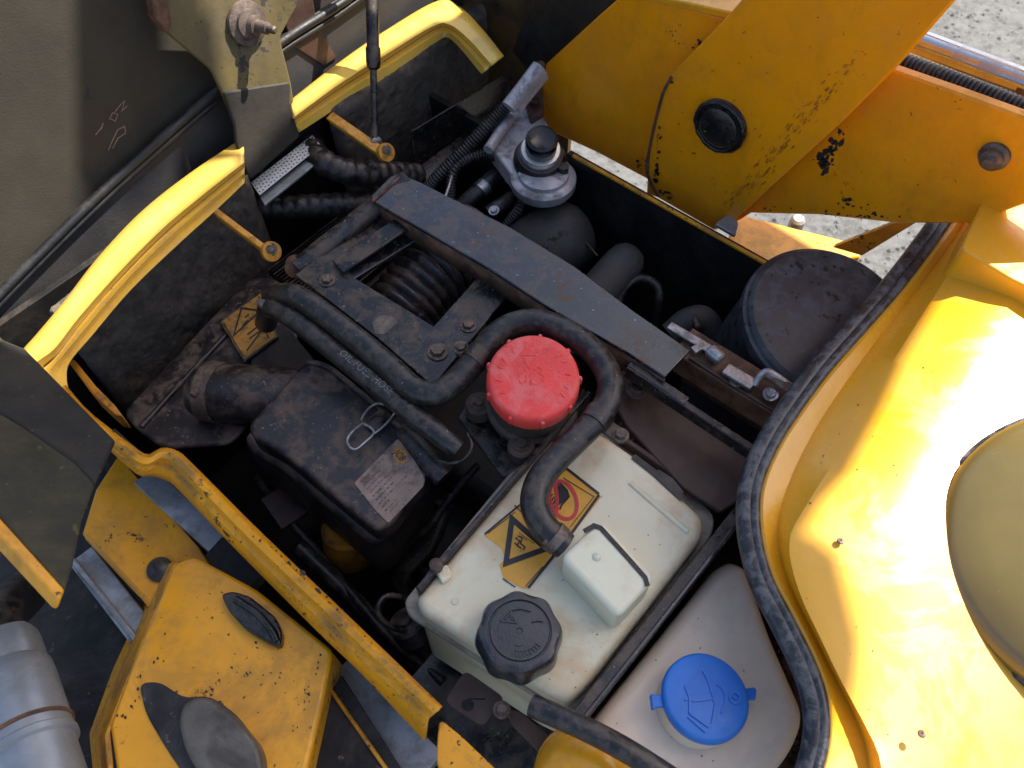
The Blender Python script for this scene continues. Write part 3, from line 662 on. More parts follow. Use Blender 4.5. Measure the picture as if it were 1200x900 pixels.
# ================================================================== washer bottle
wb = thing('washer_bottle', 'white plastic washer fluid bottle with a blue flip cap', 'bottle', U(820, 800, -.2))
wk = rnd([(688, 850), (838, 664), (856, 654), (876, 662), (905, 745), (946, 838), (930, 880), (872, 950), (800, 985), (722, 925)], 20, 5)
zslab('bottle_body', wk, -.018, .18, WASH, wb, bevel=.02, seg=6)
BCn = U(828, 816, .012)
bax = (Z+Vector((.10, .05, 0))).normalized()
lathe('neck', BCn-bax*.034, bax, [(.040, 0), (.037, .012), (.036, .026)], WASH, wb, seg=32)
bl_ = lathe('blue_cap', BCn, bax, [(.037, -.012), (.0402, -.0115), (.0412, -.008), (.0408, -.0025), (.0395, -.0005), (.037, 0), (.020, .0006), (.0002, .0008)], BLUE, wb, seg=64, ang=50)
bp = lambda x, y: PN(x, y, BCn+bax*.0004, bax)
for px in ([(789, 815), (766, 813), (764, 829), (768, 829), (790, 828)], [(871, 807), (884, 805), (887, 808), (886, 820), (873, 820)]):
    slab('tab', [PN(x, y, BCn-bax*.006, bax) for x, y in px], bax*-.004, BLUE, bl_, bevel=.001)
slab('tab_lip', [PN(x, y, BCn-bax*.003, bax) for x, y in [(763, 813), (767, 813), (769, 830), (765, 830)]], bax*-.008, BLUE, bl_, bevel=.0008)
em = [[(803, 805), (823, 785), (829, 796), (834, 812), (838, 826), (834, 850), (830, 852), (808, 836)], [(803, 805), (808, 818), (808, 836)], [(811, 822), (836, 819)], [(802, 821), (806, 819)], [(827, 858), (806, 840)]]
em.append([(861+math.cos(R(t))*6, 818+math.sin(R(t))*6.5) for t in range(0, 361, 24)])
em.append([(840, 802), (846, 806), (850, 816), (849, 828), (845, 836)]); em.append([(858, 817), (863, 819)])
vv, ff = merge([stroke_data(s, 2.3, bp, .0017, bax) for s in em]); build('embossing', vv, ff, BLUE, bl_, smooth=False)

o = tube('rubber_trim', [U(x, y, z) for x, y, z in [(624, 827, .03), (650, 838, .036), (690, 856, .04), (735, 880, .04), (790, 915, .03)]], .0105, RUB, seg=18)
tag(o, 'dark rubber trim tube in front of the two tanks at the lower edge', 'tube')
ob = thing('yellow_elbow', 'rounded yellow cover piece below the rubber trim tube at the lower edge', 'cover', U(680, 900, -.02))
lathe('dome', U(682, 915, -.02), (Z-A*.3), [(.047, -.03), (.046, .0), (.042, .014), (.033, .024), (.018, .030), (.0003, .032)], YEL, ob, seg=40)
lathe('collar', U(682, 915, -.02), (Z-A*.3), [(.05, -.05), (.05, -.03), (.047, -.028)], YEL, ob, seg=40)

# ================================================================== air filter box
af = thing('air_filter_box', 'black plastic air filter box with wire latch and dirty paper label', 'air filter', U(400, 530, -.2))
AFZ = -.03
afo = rnd([(290, 498), (352, 428), (366, 420), (388, 426), (440, 468), (505, 536), (508, 548), (458, 614), (440, 622), (420, 606), (330, 530), (296, 512)], 9)
zslab('lid', afo, AFZ, .035, PLAS, af, bevel=.006, seg=4)
lo = [(x-5, y+14) for x, y in afo]
zslab('body', lo, AFZ-.042, .10, PLAS, af, bevel=.008, seg=3)
tube('lid_ridge', [U(x, y, AFZ+.001) for x, y in [(360, 424), (384, 430), (420, 458), (452, 486), (470, 502)]], .0035, PLAS, af, seg=10)
zf = lambda x, y: U(x, y, AFZ+.008)

LZ = lambda pts: [U(x, y, AFZ+.007) for x, y in pts]
wt = tube('wire_latch', LZ([(425, 496), (416, 503), (409, 511), (407, 518), (411, 525), (418, 526), (428, 518), (438, 508), (434, 501), (425, 496)]), .0016, ZINC, af, seg=10)
tube('latch_arm', LZ([(423, 493), (427, 485), (434, 477), (442, 473), (450, 474)]), .0016, ZINC, wt, seg=10)
tube('latch_arm', LZ([(439, 508), (450, 499), (459, 489), (464, 482)]), .0016, ZINC, wt, seg=10)
zslab('latch_clip', rnd([(428, 494), (446, 477), (458, 488), (440, 506)], 2, 2), AFZ+.006, .008, BLK, af, bevel=.001)

lb = zslab('paper_label', rnd([(415, 566), (466, 514), (479, 526), (498, 562), (496, 570), (455, 613), (440, 598)], 2, 2), AFZ+.0012, .0006, PAPER, af, bevel=0)
lz = lambda x, y: U(x, y, AFZ+.0016)
vv, ff = prism_data(UU(rnd([(467, 520), (478, 532), (474, 544), (464, 541), (460, 532)], 2, 2), AFZ+.0015), Z*-.0003); build('logo_ground', vv, ff, STKD, lb, smooth=False)
tv, tf = text_data('JCB', .0115, True)
dB, dA = (U(478, 550, 0)-U(462, 532, 0)).normalized(), None
dx = (lz(475, 543)-lz(462, 529)).normalized(); dy = Z.cross(dx)
build('logo', [lz(468.5, 534)+dx*(x*.85)+dy*y+dx*y*.2 for x, y, z in tv], tf, INK, lb, smooth=False, fix=False)
random.seed(11); ds = []
e0 = Vector((62/1.0*.72, -58*.72)); 
for row in range(9):
    s0 = Vector((421+row*3.6, 566+row*4.3)); t = .0
    dirv = Vector((.70, -.71)); L = random.uniform(30, 52) if row < 7 else random.uniform(16, 30); x = 2
    while x < L:
        wd = random.uniform(1.2, 5); p = s0+dirv*x; q = s0+dirv*min(L, x+wd)
        if not (row < 4 and x > 44): ds.append(stroke_data([tuple(p), tuple(q)], random.choice((.8, 1.1, 1.6)), lz, .0001))
        x += wd+random.uniform(.8, 3)
vv, ff = merge(ds); build('small_print', vv, ff, PRINT, lb, smooth=False, fix=False)
# inlet pipe
tube('inlet_pipe', [U(352, 470, -.075), U(318, 465, -.075), U(286, 462, -.075), U(254, 460, -.078), U(240, 456, -.082)], lambda t, i: .040-.004*t, PLAS, af, seg=28)
tube('inlet_clamp', [U(262, 461, -.077), U(246, 458, -.08)], .0395, BOLT, af, seg=28, smooth_n=1)
bar('clamp_screw', U(224, 462, -.045), U(244, 440, -.045), .009, .009, BOLT, af)

# shroud plate behind the filter box with a sticker
sp = thing('radiator_shroud', 'dusty black plastic shroud plate in front of the foam with a dirty yellow sticker', 'shroud', U(240, 430, -.12))
zslab('plate', rnd([(144, 482), (290, 326), (318, 322), (345, 345), (352, 430), (270, 520), (190, 525), (156, 500)], 12), -.105, .008, PLAS, sp, bevel=.004, seg=3)
zslab('recess', rnd([(292, 420), (338, 385), (372, 425), (350, 470), (312, 486)], 8), -.10, .004, DARK, sp)
tube('rib', [U(x, y, -.104) for x, y in [(166, 500), (230, 430), (296, 360)]], .004, PLAS, sp, seg=10)
sk = zslab('warning_sticker', [(260, 377), (305, 344), (310, 360), (323, 394), (287, 421), (284, 419)], -.0935, .0006, STKD, sp, bevel=0)
zs = lambda x, y: U(x, y, -.0930)
ds = [stroke_data([(283, 361), (305, 364), (274, 393)], 2.2, zs, .0002, closed=True), stroke_data([(262, 378), (285, 418)], 1.3, zs, .0002), stroke_data([(303, 347), (308, 358)], 1.2, zs, .0002)]
for ln in ([(284, 381), (291, 375)], [(287, 372), (292, 368)], [(290, 392), (304, 381)], [(292, 397), (307, 386)], [(289, 411), (309, 384), (315, 396)]): ds.append(stroke_data(ln, 1.5, zs, .0002))
vv, ff = merge(ds); build('black_print', vv, ff, INK, sk, smooth=False, fix=False)
slab('sticker_backing', UU([(257, 377), (305, 341), (326, 394), (286, 424)], -.0942), Z*-.006, PLAS, sp, bevel=.001)

# amber filter bowl under the box
ab_ = thing('fuel_bowl', 'small amber plastic filter bowl under the air filter box', 'filter bowl', U(415, 650, -.26))
lathe('bowl', U(412, 650, -.25), (Z+A*.2-B*.1), [(.004, -.012), (.022, -.008), (.032, .004), (.035, .03), (.034, .06), (.030, .065)], AMBER, ab_, seg=28)
lathe('ring', U(448, 640, -.22), (B+Z*.3), [(.020, -.012), (.026, -.008), (.026, .008), (.02, .012)], AMBER, ab_, seg=24)
bar('bracket', U(320, 575, -.2), U(345, 610, -.2), .04, .01, BROWN, ab_)

# ================================================================== things deep in the bay
def deep(name, label, cat, at): return thing(name, label, cat, at)
en = deep('engine_block', 'dark oily engine block deep in the bay', 'engine', W(0, -.05, -.5))
abox('block', -.16, .22, -.30, .16, -.50, -.30, DARK, en, bevel=.02, seg=3)
abox('rocker_cover', -.06, .12, -.26, .10, -.30, -.215, DARK, en, bevel=.02, seg=3)
for k in range(4): lathe('injector', W(.17, -.22+k*.1, -.30), Z, [(.018, 0), (.018, .05), (.010, .055), (.010, .09), (.004, .092)], BOLT, en, seg=16)
for k in range(5): tube('pipe', [W(.14, -.25+k*.09, -.26), W(.20, -.23+k*.09, -.20), W(.26, -.2+k*.08, -.22), W(.30, -.2+k*.08, -.34)], .006, BLK, en, seg=10)
lathe('pulley', W(-.19, .02, -.36), (A*-1+Z*.1), [(.02, -.02), (.075, -.02), (.075, -.012), (.062, -.004), (.062, .004), (.075, .012), (.075, .02), (.02, .022)], DARK, en, seg=36)
tube('drive_belt', [W(-.20, .02+.076*math.cos(t*math.tau/24), -.36+.076*math.sin(t*math.tau/24)) for t in range(25)], .005, RUB, en, seg=8, smooth_n=1)
wl = tube('wire_loop', [U(x, y, z) for x, y, z in [(488, 742, -.2), (468, 738, -.15), (449, 728, -.12), (443, 712, -.11), (452, 699, -.11), (470, 700, -.12), (482, 712, -.15), (500, 735, -.2)]], .0035, BLK, seg=10)
tag(wl, 'small looped black wire beside the left corner of the coolant tank', 'wire')
dp = thing('drain_cap', 'small dusty black cap below the wire loop beside the coolant tank', 'cap', U(480, 730, -.2))
lathe('cap', U(474, 728, -.17), (Z-B*.4), [(.022, -.03), (.022, -.004), (.019, 0), (.010, .001), (.009, .006), (.0003, .007)], PLAS, dp, seg=24)
lathe('stem', U(474, 728, -.17), (Z-B*.4), [(.014, -.12), (.014, -.03)], DARK, dp, seg=18)
for i, (x0, y0, x1, y1, r, m, lab) in enumerate(((520, 590, 470, 680, .014, RUB, 'dark hose running down between the filter box and the coolant tank'), (350, 640, 500, 800, .011, RUB, 'thin dark hose running along the inside of the near rim'))):
    o = tube('coolant_hose', [U(x0, y0, -.20), U((x0+x1)/2+8, (y0+y1)/2, -.24), U(x1, y1, -.27), U(x1+30, y1+60, -.36)], r, m, seg=14); tag(o, lab, 'hose')

# ================================================================== fuel filter head, upper middle
ff_ = thing('fuel_filter', 'cast aluminium fuel filter head with a black primer knob', 'fuel filter', U(640, 200, -.1))
fz = -.02
lathe('flange', U(637, 204, fz), Z, [(.045, -.022), (.0475, -.018), (.0475, -.006), (.044, -.003), (.037, -.002), (.036, .004), (.028, .006)], ALU, ff_, seg=48)
PAX = (Z+Vector((.03, -.28, 0))).normalized(); PC = U(632, 190, fz)
lathe('primer_base', PC, PAX, [(.037, 0), (.0385, .003), (.038, .010), (.034, .018), (.033, .022), (.026, .024)], RUB, ff_, seg=40)
lathe('primer_ring', PC, PAX, [(.024, .022), (.0285, .024), (.029, .030), (.0275, .034), (.021, .035)], mat('pale_ring_metal', (.62, .58, .52), .28, .6, var=.1, bump=.05), ff_, seg=40)
lathe('primer_knob', PC, PAX, [(.0205, .034), (.0225, .037), (.023, .055), (.0218, .059), (.0185, .0605), (.0165, .0595), (.0003, .0585)], mat('gloss_black_knob', (.008, .008, .009), .22, var=.2, bump=.05, dust=((.05, .045, .04), .3, 60)), ff_, seg=40)
zslab('head_casting', rnd([(572, 168), (588, 140), (612, 108), (622, 122), (640, 140), (660, 190), (640, 228), (602, 208)], 6), fz-.004, .03, ALU, ff_, bevel=.003)
tube('casting_rib', [U(598, 138, fz+.006), U(584, 158, fz+.004), U(572, 176, fz)], .008, ALU, ff_, seg=12)
bar('outlet_arm', U(600, 122, .02), U(634, 80, .05), .022, .016, ALU, ff_)
tube('outlet_pipe', [U(596, 126, .02), U(616, 100, .038), U(632, 79, .052)], .012, ALU, ff_, seg=16)
lathe('red_plug', U(633, 78, .054), (A+Z*.2), [(.007, -.004), (.008, 0), (.006, .006)], RUST, ff_, seg=16)
zslab('mount_lug', rnd([(614, 112), (634, 92), (638, 128), (622, 138)], 4), -.01, .02, BROWN, ff_)
bolt(U(660, 201, fz+.004), Z, .0085, ff_, m=BLK, washer=False, h=.010)
lathe('bleed_screw', U(626, 118, -.005), Z, [(.009, 0), (.009, .004), (.005, .005), (.005, .009)], BROWN, ff_, seg=16)
cz = corr('ribbed_conduit', [U(x, y, z) for x, y, z in [(500, 222, -.09), (520, 200, -.06), (552, 168, -.03), (584, 134, .0), (600, 118, .018)]], .0105, .0048, .0018, RUB, seg=14)
tag(cz, 'straight black ribbed conduit rising to the aluminium filter head', 'conduit')
cl2 = corr('ribbed_conduit', [U(x, y, z) for x, y, z in [(528, 236, -.1), (530, 205, -.06), (548, 186, -.045), (575, 182, -.04), (600, 194, -.04), (613, 217, -.05), (610, 242, -.07), (594, 262, -.10)]], .0085, .0048, .0016, RUB, seg=14)
tag(cl2, 'black ribbed conduit looped in front of the fuel filter head', 'conduit')
fh = thing('fuel_line', 'short black fuel line with a metal clamp inside the conduit loop', 'hose', U(560, 225, -.1))
tube('rubber_hose', [U(536, 246, -.10), U(556, 228, -.085), U(578, 208, -.075), U(596, 192, -.07)], .0125, RUB, fh, seg=18)
tube('hose_clamp', [U(562, 224, -.082), U(569, 217, -.079)], .0138, ZINC, fh, seg=20, smooth_n=1)
tube('branch', [U(572, 250, -.085), U(588, 240, -.08), U(600, 232, -.085)], .011, PLAS, fh, seg=16)
bolt(U(579, 247, -.068), (Z-A*.3), .0055, fh, m=ZINC); bolt(U(597, 211, -.055), Z, .005, fh, m=ZINC)
tube('thin_pipe', [U(520, 236, -.06), U(527, 216, -.055), U(532, 196, -.06)], .0028, ZINC, fh, seg=10)
bp_ = thing('baffle_plate', 'black folded baffle plate below the upper foam pad', 'plate', U(540, 140, -.1))
slab('sheet', [U(482, 154, -.03), U(598, 84, -.02), U(604, 110, -.085), U(488, 196, -.085)], (Z*-.3+B*-.95)*.003, BLK, bp_, bevel=.001)
slab('lower_fold', [U(488, 197, -.085), U(604, 111, -.085), U(596, 128, -.088), U(498, 212, -.088)], Z*-.003, BLK, bp_, bevel=.001)

# rounded canister and manifold behind the flat bar
cn = thing('rounded_canister', 'large rounded dark grey canister behind the flat bar', 'canister', U(650, 290, -.2))
cn_ax = (U(690, 262, -.09)-U(610, 300, -.14))
lathe('shell', U(612, 302, -.14), cn_ax, [(.004, -.03), (.030, -.024), (.048, -.006), (.056, .02), (.057, .05), (.055, .075), (.047, .095), (.033, .108), (.016, .114), (.0003, .116)], mat('dull_grey_canister', (.055, .050, .046), .6, var=.3, vs=12, dust=((.11, .085, .065), .6, 14), chips=((.03, .02, .015), .56, 50), bump=.2, bs=140), cn, seg=48)
tube('seam', [U(656, 246, -.075), U(700, 300, -.09)], .0018, BROWN, cn, seg=8)
mf = thing('manifold_stub', 'grey capsule shaped pipe end beside the rounded canister', 'pipe', U(720, 310, -.2))
c0, c1 = U(698, 345, -.10), U(733, 306, -.085)
dd = (c1-c0); L = dd.length
lathe('stub', c0, dd, [(.0285, -.05), (.0285, L-.006), (.026, L+.008), (.019, L+.018), (.009, L+.0235), (.0003, L+.0245)], MATS['dull_grey_canister'], mf, seg=32)
lo_ = tube('vent_hose', [U(x, y, z) for x, y, z in [(722, 356, -.11), (734, 336, -.095), (752, 326, -.09), (770, 336, -.095), (772, 354, -.11), (768, 380, -.15)]], .0065, RUB, seg=14)
tag(lo_, 'thin looped vent hose between the capsule pipe end and the muffler', 'hose')
lp = thing('cast_elbow', 'small cast elbow at the end of the flat bar near the muffler', 'elbow', U(815, 380, -.2))
tube('elbow', [U(786, 392, -.10), U(806, 376, -.085), U(824, 374, -.085), U(834, 392, -.11), U(832, 420, -.16)], .018, MATS['dull_grey_canister'], lp, seg=20)
tube('rib', [U(812, 366, -.070), U(818, 384, -.069)], .004, BOLT, lp, seg=8)
o = tube('cable_loop', [U(x, y, z) for x, y, z in [(828, 440, -.02), (812, 432, -.02), (800, 450, -.04), (802, 475, -.07), (820, 495, -.12)]], .0035, RUB, seg=10)
tag(o, 'thin black cable loop below the latch', 'cable')

# ================================================================== muffler
mu = thing('muffler', 'black cylindrical muffler with a flat dusty end tucked under the yellow cover', 'muffler', U(900, 420, -.3))
max_ = Vector((.115, -.15, .98)).normalized()
MC = U(975, 374, .03)
MUF = mat('muffler_paint', (.036, .036, .044), .42, var=.3, vs=10, dust=((.115, .105, .11), .6, 46), specks=((.006, .006, .006), .62, 75), bump=.12, bs=260)
lathe('shell', MC, max_, [(.08, -.30), (.102, -.29), (.102, -.030), (.1055, -.026), (.1065, -.018), (.1055, -.010), (.102, -.008), (.1005, -.004), (.096, 0), (.050, .0008), (.0003, .001)], MUF, mu, seg=72, ang=28)
lathe('tailpipe', MC-max_*.16, (A*.3-Z*1), [(.022, 0), (.022, .12)], RUST, mu, seg=20)

# latch hardware
la = thing('bonnet_latch', 'zinc plated latch assembly with rusty steel body at the end of the flat bar', 'latch', U(860, 440, -.05))
l0, l1 = U(784, 380, .03), U(934, 462, .03)
bar('top_strip', l0, U(846, 416, .03), .012, .004, ZINC, la)
bar('body', U(800, 398, .022), U(930, 478, .018), .045, .035, RUST, la)
bar('side_plate', U(808, 418, .026), U(925, 492, .02), .004, .05, BROWN, la)
lathe('spring_barrel', U(838, 416, .034), (B-A*.2), [(.006, -.010), (.0085, -.008), (.0085, .008), (.006, .010)], ZINC, la, seg=20)
bar('catch', U(850, 430, .034), U(884, 450, .034), .016, .006, ZINC, la)
tube('hook', [U(884, 452, .03), U(890, 442, .036), U(898, 436, .04), U(908, 440, .04), U(930, 456, .036)], .0045, ZINC, la, seg=12)
bar('keeper', U(898, 436, .042), U(936, 460, .042), .012, .006, BOLT, la)
bolt(U(903, 462, .028), (Z-A*.2), .006, la, m=ZINC); bolt(U(864, 446, .027), (Z-A*.2), .006, la)
bar('pin_plate', U(812, 410, .03), U(826, 402, .03), .010, .012, ZINC, la)

# ================================================================== yellow rear cover on the right
cv = thing('rear_cover', 'glossy yellow moulded cover with a black rubber edge seal on the right', 'cover', W(.1, .5, 0))
E0 = [(1116, 216), (1085, 262), (1040, 322), (1000, 368), (950, 425), (905, 487), (881, 530), (868, 567), (865, 602), (869, 642), (882, 687), (905, 732), (929, 780), (943, 820), (946, 860), (936, 905), (915, 960), (908, 1100)]
def off(c, k): return [(x+dx*k, y+dy*k) for (x, y), (dx, dy) in zip(c, NRM)]
NRM = []
for i in range(len(E0)):
    a, b = Vector(E0[max(i-1, 0)]), Vector(E0[min(i+1, len(E0)-1)]); d = (b-a).normalized(); NRM.append((-d.y, d.x) if -d.y > 0 or True else 0)
NRM = [(-d[0], -d[1]) if d[0] < 0 else d for d in NRM]
NRM = [Vector(n).normalized() for n in NRM]
CZ = .075
tube('edge_seal', [U(x, y, CZ) for x, y in off(E0, 9)], .0098, SEAL, cv, seg=16, smooth_n=6)
tube('seal_bead', [U(x, y, CZ+.006) for x, y in off(E0, 19)], .0056, SEAL, cv, seg=12, smooth_n=6)
C2 = [(1146, 232), (1122, 274), (1088, 322), (1046, 376), (1003, 432), (962, 492), (932, 548), (917, 590), (912, 622), (916, 656), (929, 694), (948, 733), (969, 775), (986, 808), (1002, 840), (1016, 880), (1020, 940), (1018, 1100)]
C3 = [(1160, 224), (1142, 262), (1114, 318), (1075, 380), (1036, 442), (990, 522), (955, 578), (931, 618), (926, 640), (930, 668), (942, 704), (960, 742), (982, 788), (1000, 822), (1016, 852), (1032, 890), (1036, 950), (1034, 1100)]
C4 = [(x+(26 if i < 9 else 18), y+2) for i, (x, y) in enumerate(C3)]
C5 = [(1250, 190), (1235, 240), (1205, 310), (1170, 380), (1140, 450), (1115, 520), (1095, 575), (1080, 625), (1075, 660), (1078, 700), (1085, 740), (1095, 780), (1108, 820), (1120, 860), (1130, 890), (1140, 925), (1150, 985), (1160, 1120)]
C6 = [(1420, 150), (1400, 230), (1380, 310), (1360, 380), (1340, 460), (1330, 530), (1320, 590), (1310, 640), (1305, 680), (1305, 720), (1305, 760), (1310, 800), (1315, 840), (1320, 880), (1325, 920), (1330, 960), (1340, 1010), (1350, 1140)]
C7 = [(x+260, y+10) for x, y in C6]
rows = [(off(E0, 23), CZ-.02), (off(E0, 23), CZ+.004), (off(E0, 29), CZ+.006), (C2, CZ-.003), (C3, CZ+.022), (C4, CZ+.026), (C5, CZ+.029), (C6, CZ+.012), (C7, CZ-.03), (C7, -.45)]
TILT = {4: .2, 5: .45, 6: 1.0, 7: 1.15, 8: .8, 9: 0}
MOULD = loft('moulding', [[U(x, y, z+TILT.get(k, 0)*.05*(.5-i/16)) for i, (x, y) in enumerate(c)] for k, (c, z) in enumerate(rows)], YGLOSS, cv, n=90, solid=.003, ang=24)
# upper corner block of the cover
zslab('corner_step', rnd([(1152, 234), (1196, 212), (1300, 165), (1330, 330), (1240, 352), (1186, 327), (1126, 290)], 8), CZ+.070, .06, YGLOSS, cv, bevel=.008, seg=4)
for (x, y) in ((985, 634), (1080, 860)): lathe('trim_screw', U(x, y, CZ+.033), Z, [(.0034, 0), (.003, .0014), (.001, .0016), (.0008, .0006), (.0002, .0006)], BOLT, cv, seg=14)
dm = thing('round_dome', 'large round yellow domed cap raised above the glossy cover at the right edge', 'dome', U(1250, 640, .12))
DC = U(1304, 648, .135); DAX = Vector((-.30, -.12, .94)).normalized()
lathe('dome', DC, DAX, [(.125, -.03), (.125, -.012), (.134, -.010), (.137, -.004), (.134, .004), (.122, .012), (.095, .020), (.06, .026), (.03, .0285), (.0003, .029)], mat('shaded_yellow_dome', (.15, .112, .036), .26, var=.12, vs=6, bump=.02, coat=.3, rvar=.04), dm, seg=72, ang=60)  # shade and dark reflection put into the yellow dome's olive colour
lathe('rim_seal', DC, DAX, [(.12, -.016), (.1385, -.015), (.1405, -.009), (.1395, -.005), (.13, -.004)], SEAL, dm, seg=72)
lathe('stem', DC, DAX, [(.11, -.09), (.12, -.018)], YGLOSS, dm, seg=48)

# ================================================================== far loader arm (upper right)
la_ = thing('far_loader_arm', 'yellow loader arm plates beyond the bay with a round black pivot boss', 'loader arm', W(.43, 0, -.1))
def PA(px, a): return [FA(x, y, a) for x, y in px]
slab('tower_plate', PA([(640, 75), (700, 20), (732, -8), (770, 2), (868, 26), (900, 60), (880, 160), (820, 246), (764, 213), (700, 179), (637, 150), (633, 110)], .455), A*.012, YARM, la_, bevel=.002)
slab('tower_flange', PA([(726, -14), (876, 18), (872, 28), (770, 4), (726, -6)], .452), A*.07, YEL, la_, bevel=.002)
slab('lower_link', PA([(1046, 82), (1120, 108), (1290, 170), (1290, 260), (1200, 240), (1140, 262), (1052, 262), (960, 252), (880, 250), (860, 262), (850, 200)], .452), A*.014, YARM, la_, bevel=.0025)
arm2 = slab('arm_plate', PA([(1150, -30), (1118, 2), (1046, 84), (990, 140), (850, 268), (836, 270), (770, 232), (757, 228), (760, 180), (764, 150), (776, 110), (785, 88), (842, 30), (880, -12), (900, -40)], .425), A*.022, YARM, la_, bevel=.003)
slab('upper_arm', [A*.426+B*b+Z*z for b, z in [(-.04, .27), (.0, .31), (.20, .36), (.27, .55), (.42, .95), (.24, .95), (.10, .60)]], A*.03, YARM, la_, bevel=.004)
def sunto(p): return p+SUN*((1.3-p.dot(A))/SUN.dot(A))    # projects points sunwards, for added shade slabs above the frame
edge = [W(.52, -.50, .0)]+[U(x, y-5, .06) for x, y in RRim[2][0][4::-1]]+[U(x-2, y-4, .06) for x, y in LR[2][0][:3:-1]]+[U(46, 424, .06), U(26, 408, .08), U(-60, 345, .12), W(-1.0, -.60, 0), W(-1.0, .5, 0)]
edge += [U(x, y, 0.) for x, y in ((868, 960), (890, 885), (893, 838), (868, 745))]+[U(x, y, .085) for x, y in ((925, 640), (945, 605), (973, 575), (1013, 500), (1040, 440), (1075, 380), (1105, 325), (1120, 292), (1180, 325), (1290, 390), (1290, 150))]+[W(.60, .30, .05), W(.60, -.40, .0)]
slab('shade_slab', [sunto(p) for p in edge], SUN*.10, YARM, la_, bevel=0)  # added unseen slab, outlined to shade the engine bay
lug = [sunto(PN(x, y, BP-BN*.014, BN)) for x, y in ((86, -160), (88, 60), (90, 222), (118, 268), (150, 262), (196, 200), (192, 60), (180, -160))]
slab('bonnet_shade_slab', lug, SUN*.08, YARM, la_, bevel=0)  # added unseen slab that casts the shade stripe on the bonnet
tube('shade_slab_rod', [lug[5].lerp(lug[6], .5)+SUN*.04, sunto(W(.1, -.35, .03))+SUN*.04], .009, YARM, la_, seg=10, smooth_n=1)  # added rod joining the two unseen shade slabs
slab('shade_slab_beam', [p+q for q, p in ((Vector(), W(.44, .28, .90)), (Vector(), W(.44, .38, .90)), (SUN*1.7, W(.44, .38, .90)), (SUN*1.7, W(.44, .28, .90)))], A*.06, YARM, la_, bevel=.003)  # added beam linking the arm to the unseen shade slab
bc_ = FA(846, 146, .425); boss = lathe('pivot_boss', bc_+A*.002, A*-1+Z*.05, [(.036, 0), (.036, .006), (.033, .009), (.027, .0095), (.0265, .0125), (.024, .0142), (.0003, .0146)], GREASE if False else BLK, la_, seg=48)
tube('grease_ring', [bc_-A*.007+(B*math.cos(t*math.tau/40)+Z*math.sin(t*math.tau/40))*(.034+.002*noise.noise(Vector((t*.7, 0, 0)))) for t in range(41)], lambda t, i: .0035+.002*noise.noise(Vector((i*.45, 3, 0))), GREASE, boss, seg=8, smooth_n=1)
lathe('link_bolt', FA(1166, 182, .452), A*-1, [(.016, 0), (.016, .004), (.012, .006), (.012, .012), (.007, .013), (.006, .02), (.002, .021)], BOLT, la_, seg=24)
for ln in ([(772, 230), (763, 215), (758, 196), (764, 160), (776, 112), (787, 90)],):
    tube('weld_bead', PA(ln, .424), .0022, RUST, la_, seg=8)
tube('weld_bead', PA([(842, 262), (905, 203), (985, 138), (1044, 82)], .444), .0022, YARM, la_, seg=8)
def chips(parent, m, groups, proj, nrm, seed=1, name='paint_chips', thin=1.):
    """small ragged flakes: groups = (x, y, spread along, spread across, angle, count, size)"""
    rg = random.Random(seed); V, Fc = [], []
    for (x, y, sa, sc_, ang, n, sz) in groups:
        ca, sn = math.cos(R(ang)), math.sin(R(ang))
        for _ in range(n):
            u0, v0 = rg.gauss(0, sa), rg.gauss(0, sc_); cx_, cy_ = x+u0*ca-v0*sn, y+u0*sn+v0*ca
            r0 = sz*rg.uniform(.25, 1)**1.6; st_ = rg.uniform(.5, 1)*thin; k = rg.randint(6, 9); o = len(V); rr = rg.random()*6
            ring_ = []
            for q in range(k):
                t = rr+q*math.tau/k; ra = r0*rg.uniform(.45, 1.25); px_, py_ = math.cos(t)*ra, math.sin(t)*ra*st_
                ring_.append(proj(cx_+px_*ca-py_*sn, cy_+px_*sn+py_*ca)+nrm*.0005)
            V += ring_; Fc.append(tuple(range(o, o+k)))
    o = build(name, V, Fc, m, parent, smooth=False, fix=False); o['kind'] = 'stuff'; return o
CHIP = mat('bare_dark_steel', (.022, .015, .012), .7, var=.5, vs=80, bump=.3)
SCUF = mat('brown_scuff', (.42, .15, .008), .6, var=.5, vs=60, bump=.2)
chips(la_, CHIP, [(975, 176, 14, 4, -52, 26, 6.5), (962, 190, 6, 4, 0, 8, 4), (990, 236, 8, 4, 20, 10, 5), (1020, 244, 12, 3, 10, 9, 4), (1010, 253, 26, 1.2, 2, 22, 2.8), (930, 244, 24, 1, 2, 12, 2.2)], lambda x, y: FA(x, y, .452), -A, 2)
chips(la_, CHIP, [(769, 203, 9, 1.6, -86, 26, 3.6), (784, 229, 6, 2, 30, 12, 3), (771, 166, 12, 1.6, -85, 14, 2.6), (786, 96, 5, 2, -50, 8, 2)], lambda x, y: FA(x, y, .4248), -A, 3)
chips(la_, CHIP, [(820, 53, 5, 3, -40, 16, 3.4), (752, 190, 5, 5, 60, 14, 2.4)], lambda x, y: FA(x, y, .4549), -A, 9)
chips(la_, SCUF, [(905, 185, 30, 4, -48, 60, 6), (950, 130, 36, 5, -46, 60, 6), (880, 215, 18, 6, -46, 40, 5), (985, 85, 30, 8, -44, 26, 5), (850, 70, 40, 30, -40, 16, 4), (870, 190, 30, 16, -50, 26, 4)], lambda x, y: FA(x, y, .4247), -A, 4, thin=.25)
chips(la_, SCUF, [(1080, 190, 40, 30, 75, 30, 4), (1000, 215, 30, 20, 60, 30, 4)], lambda x, y: FA(x, y, .4518), -A, 14, thin=.25)
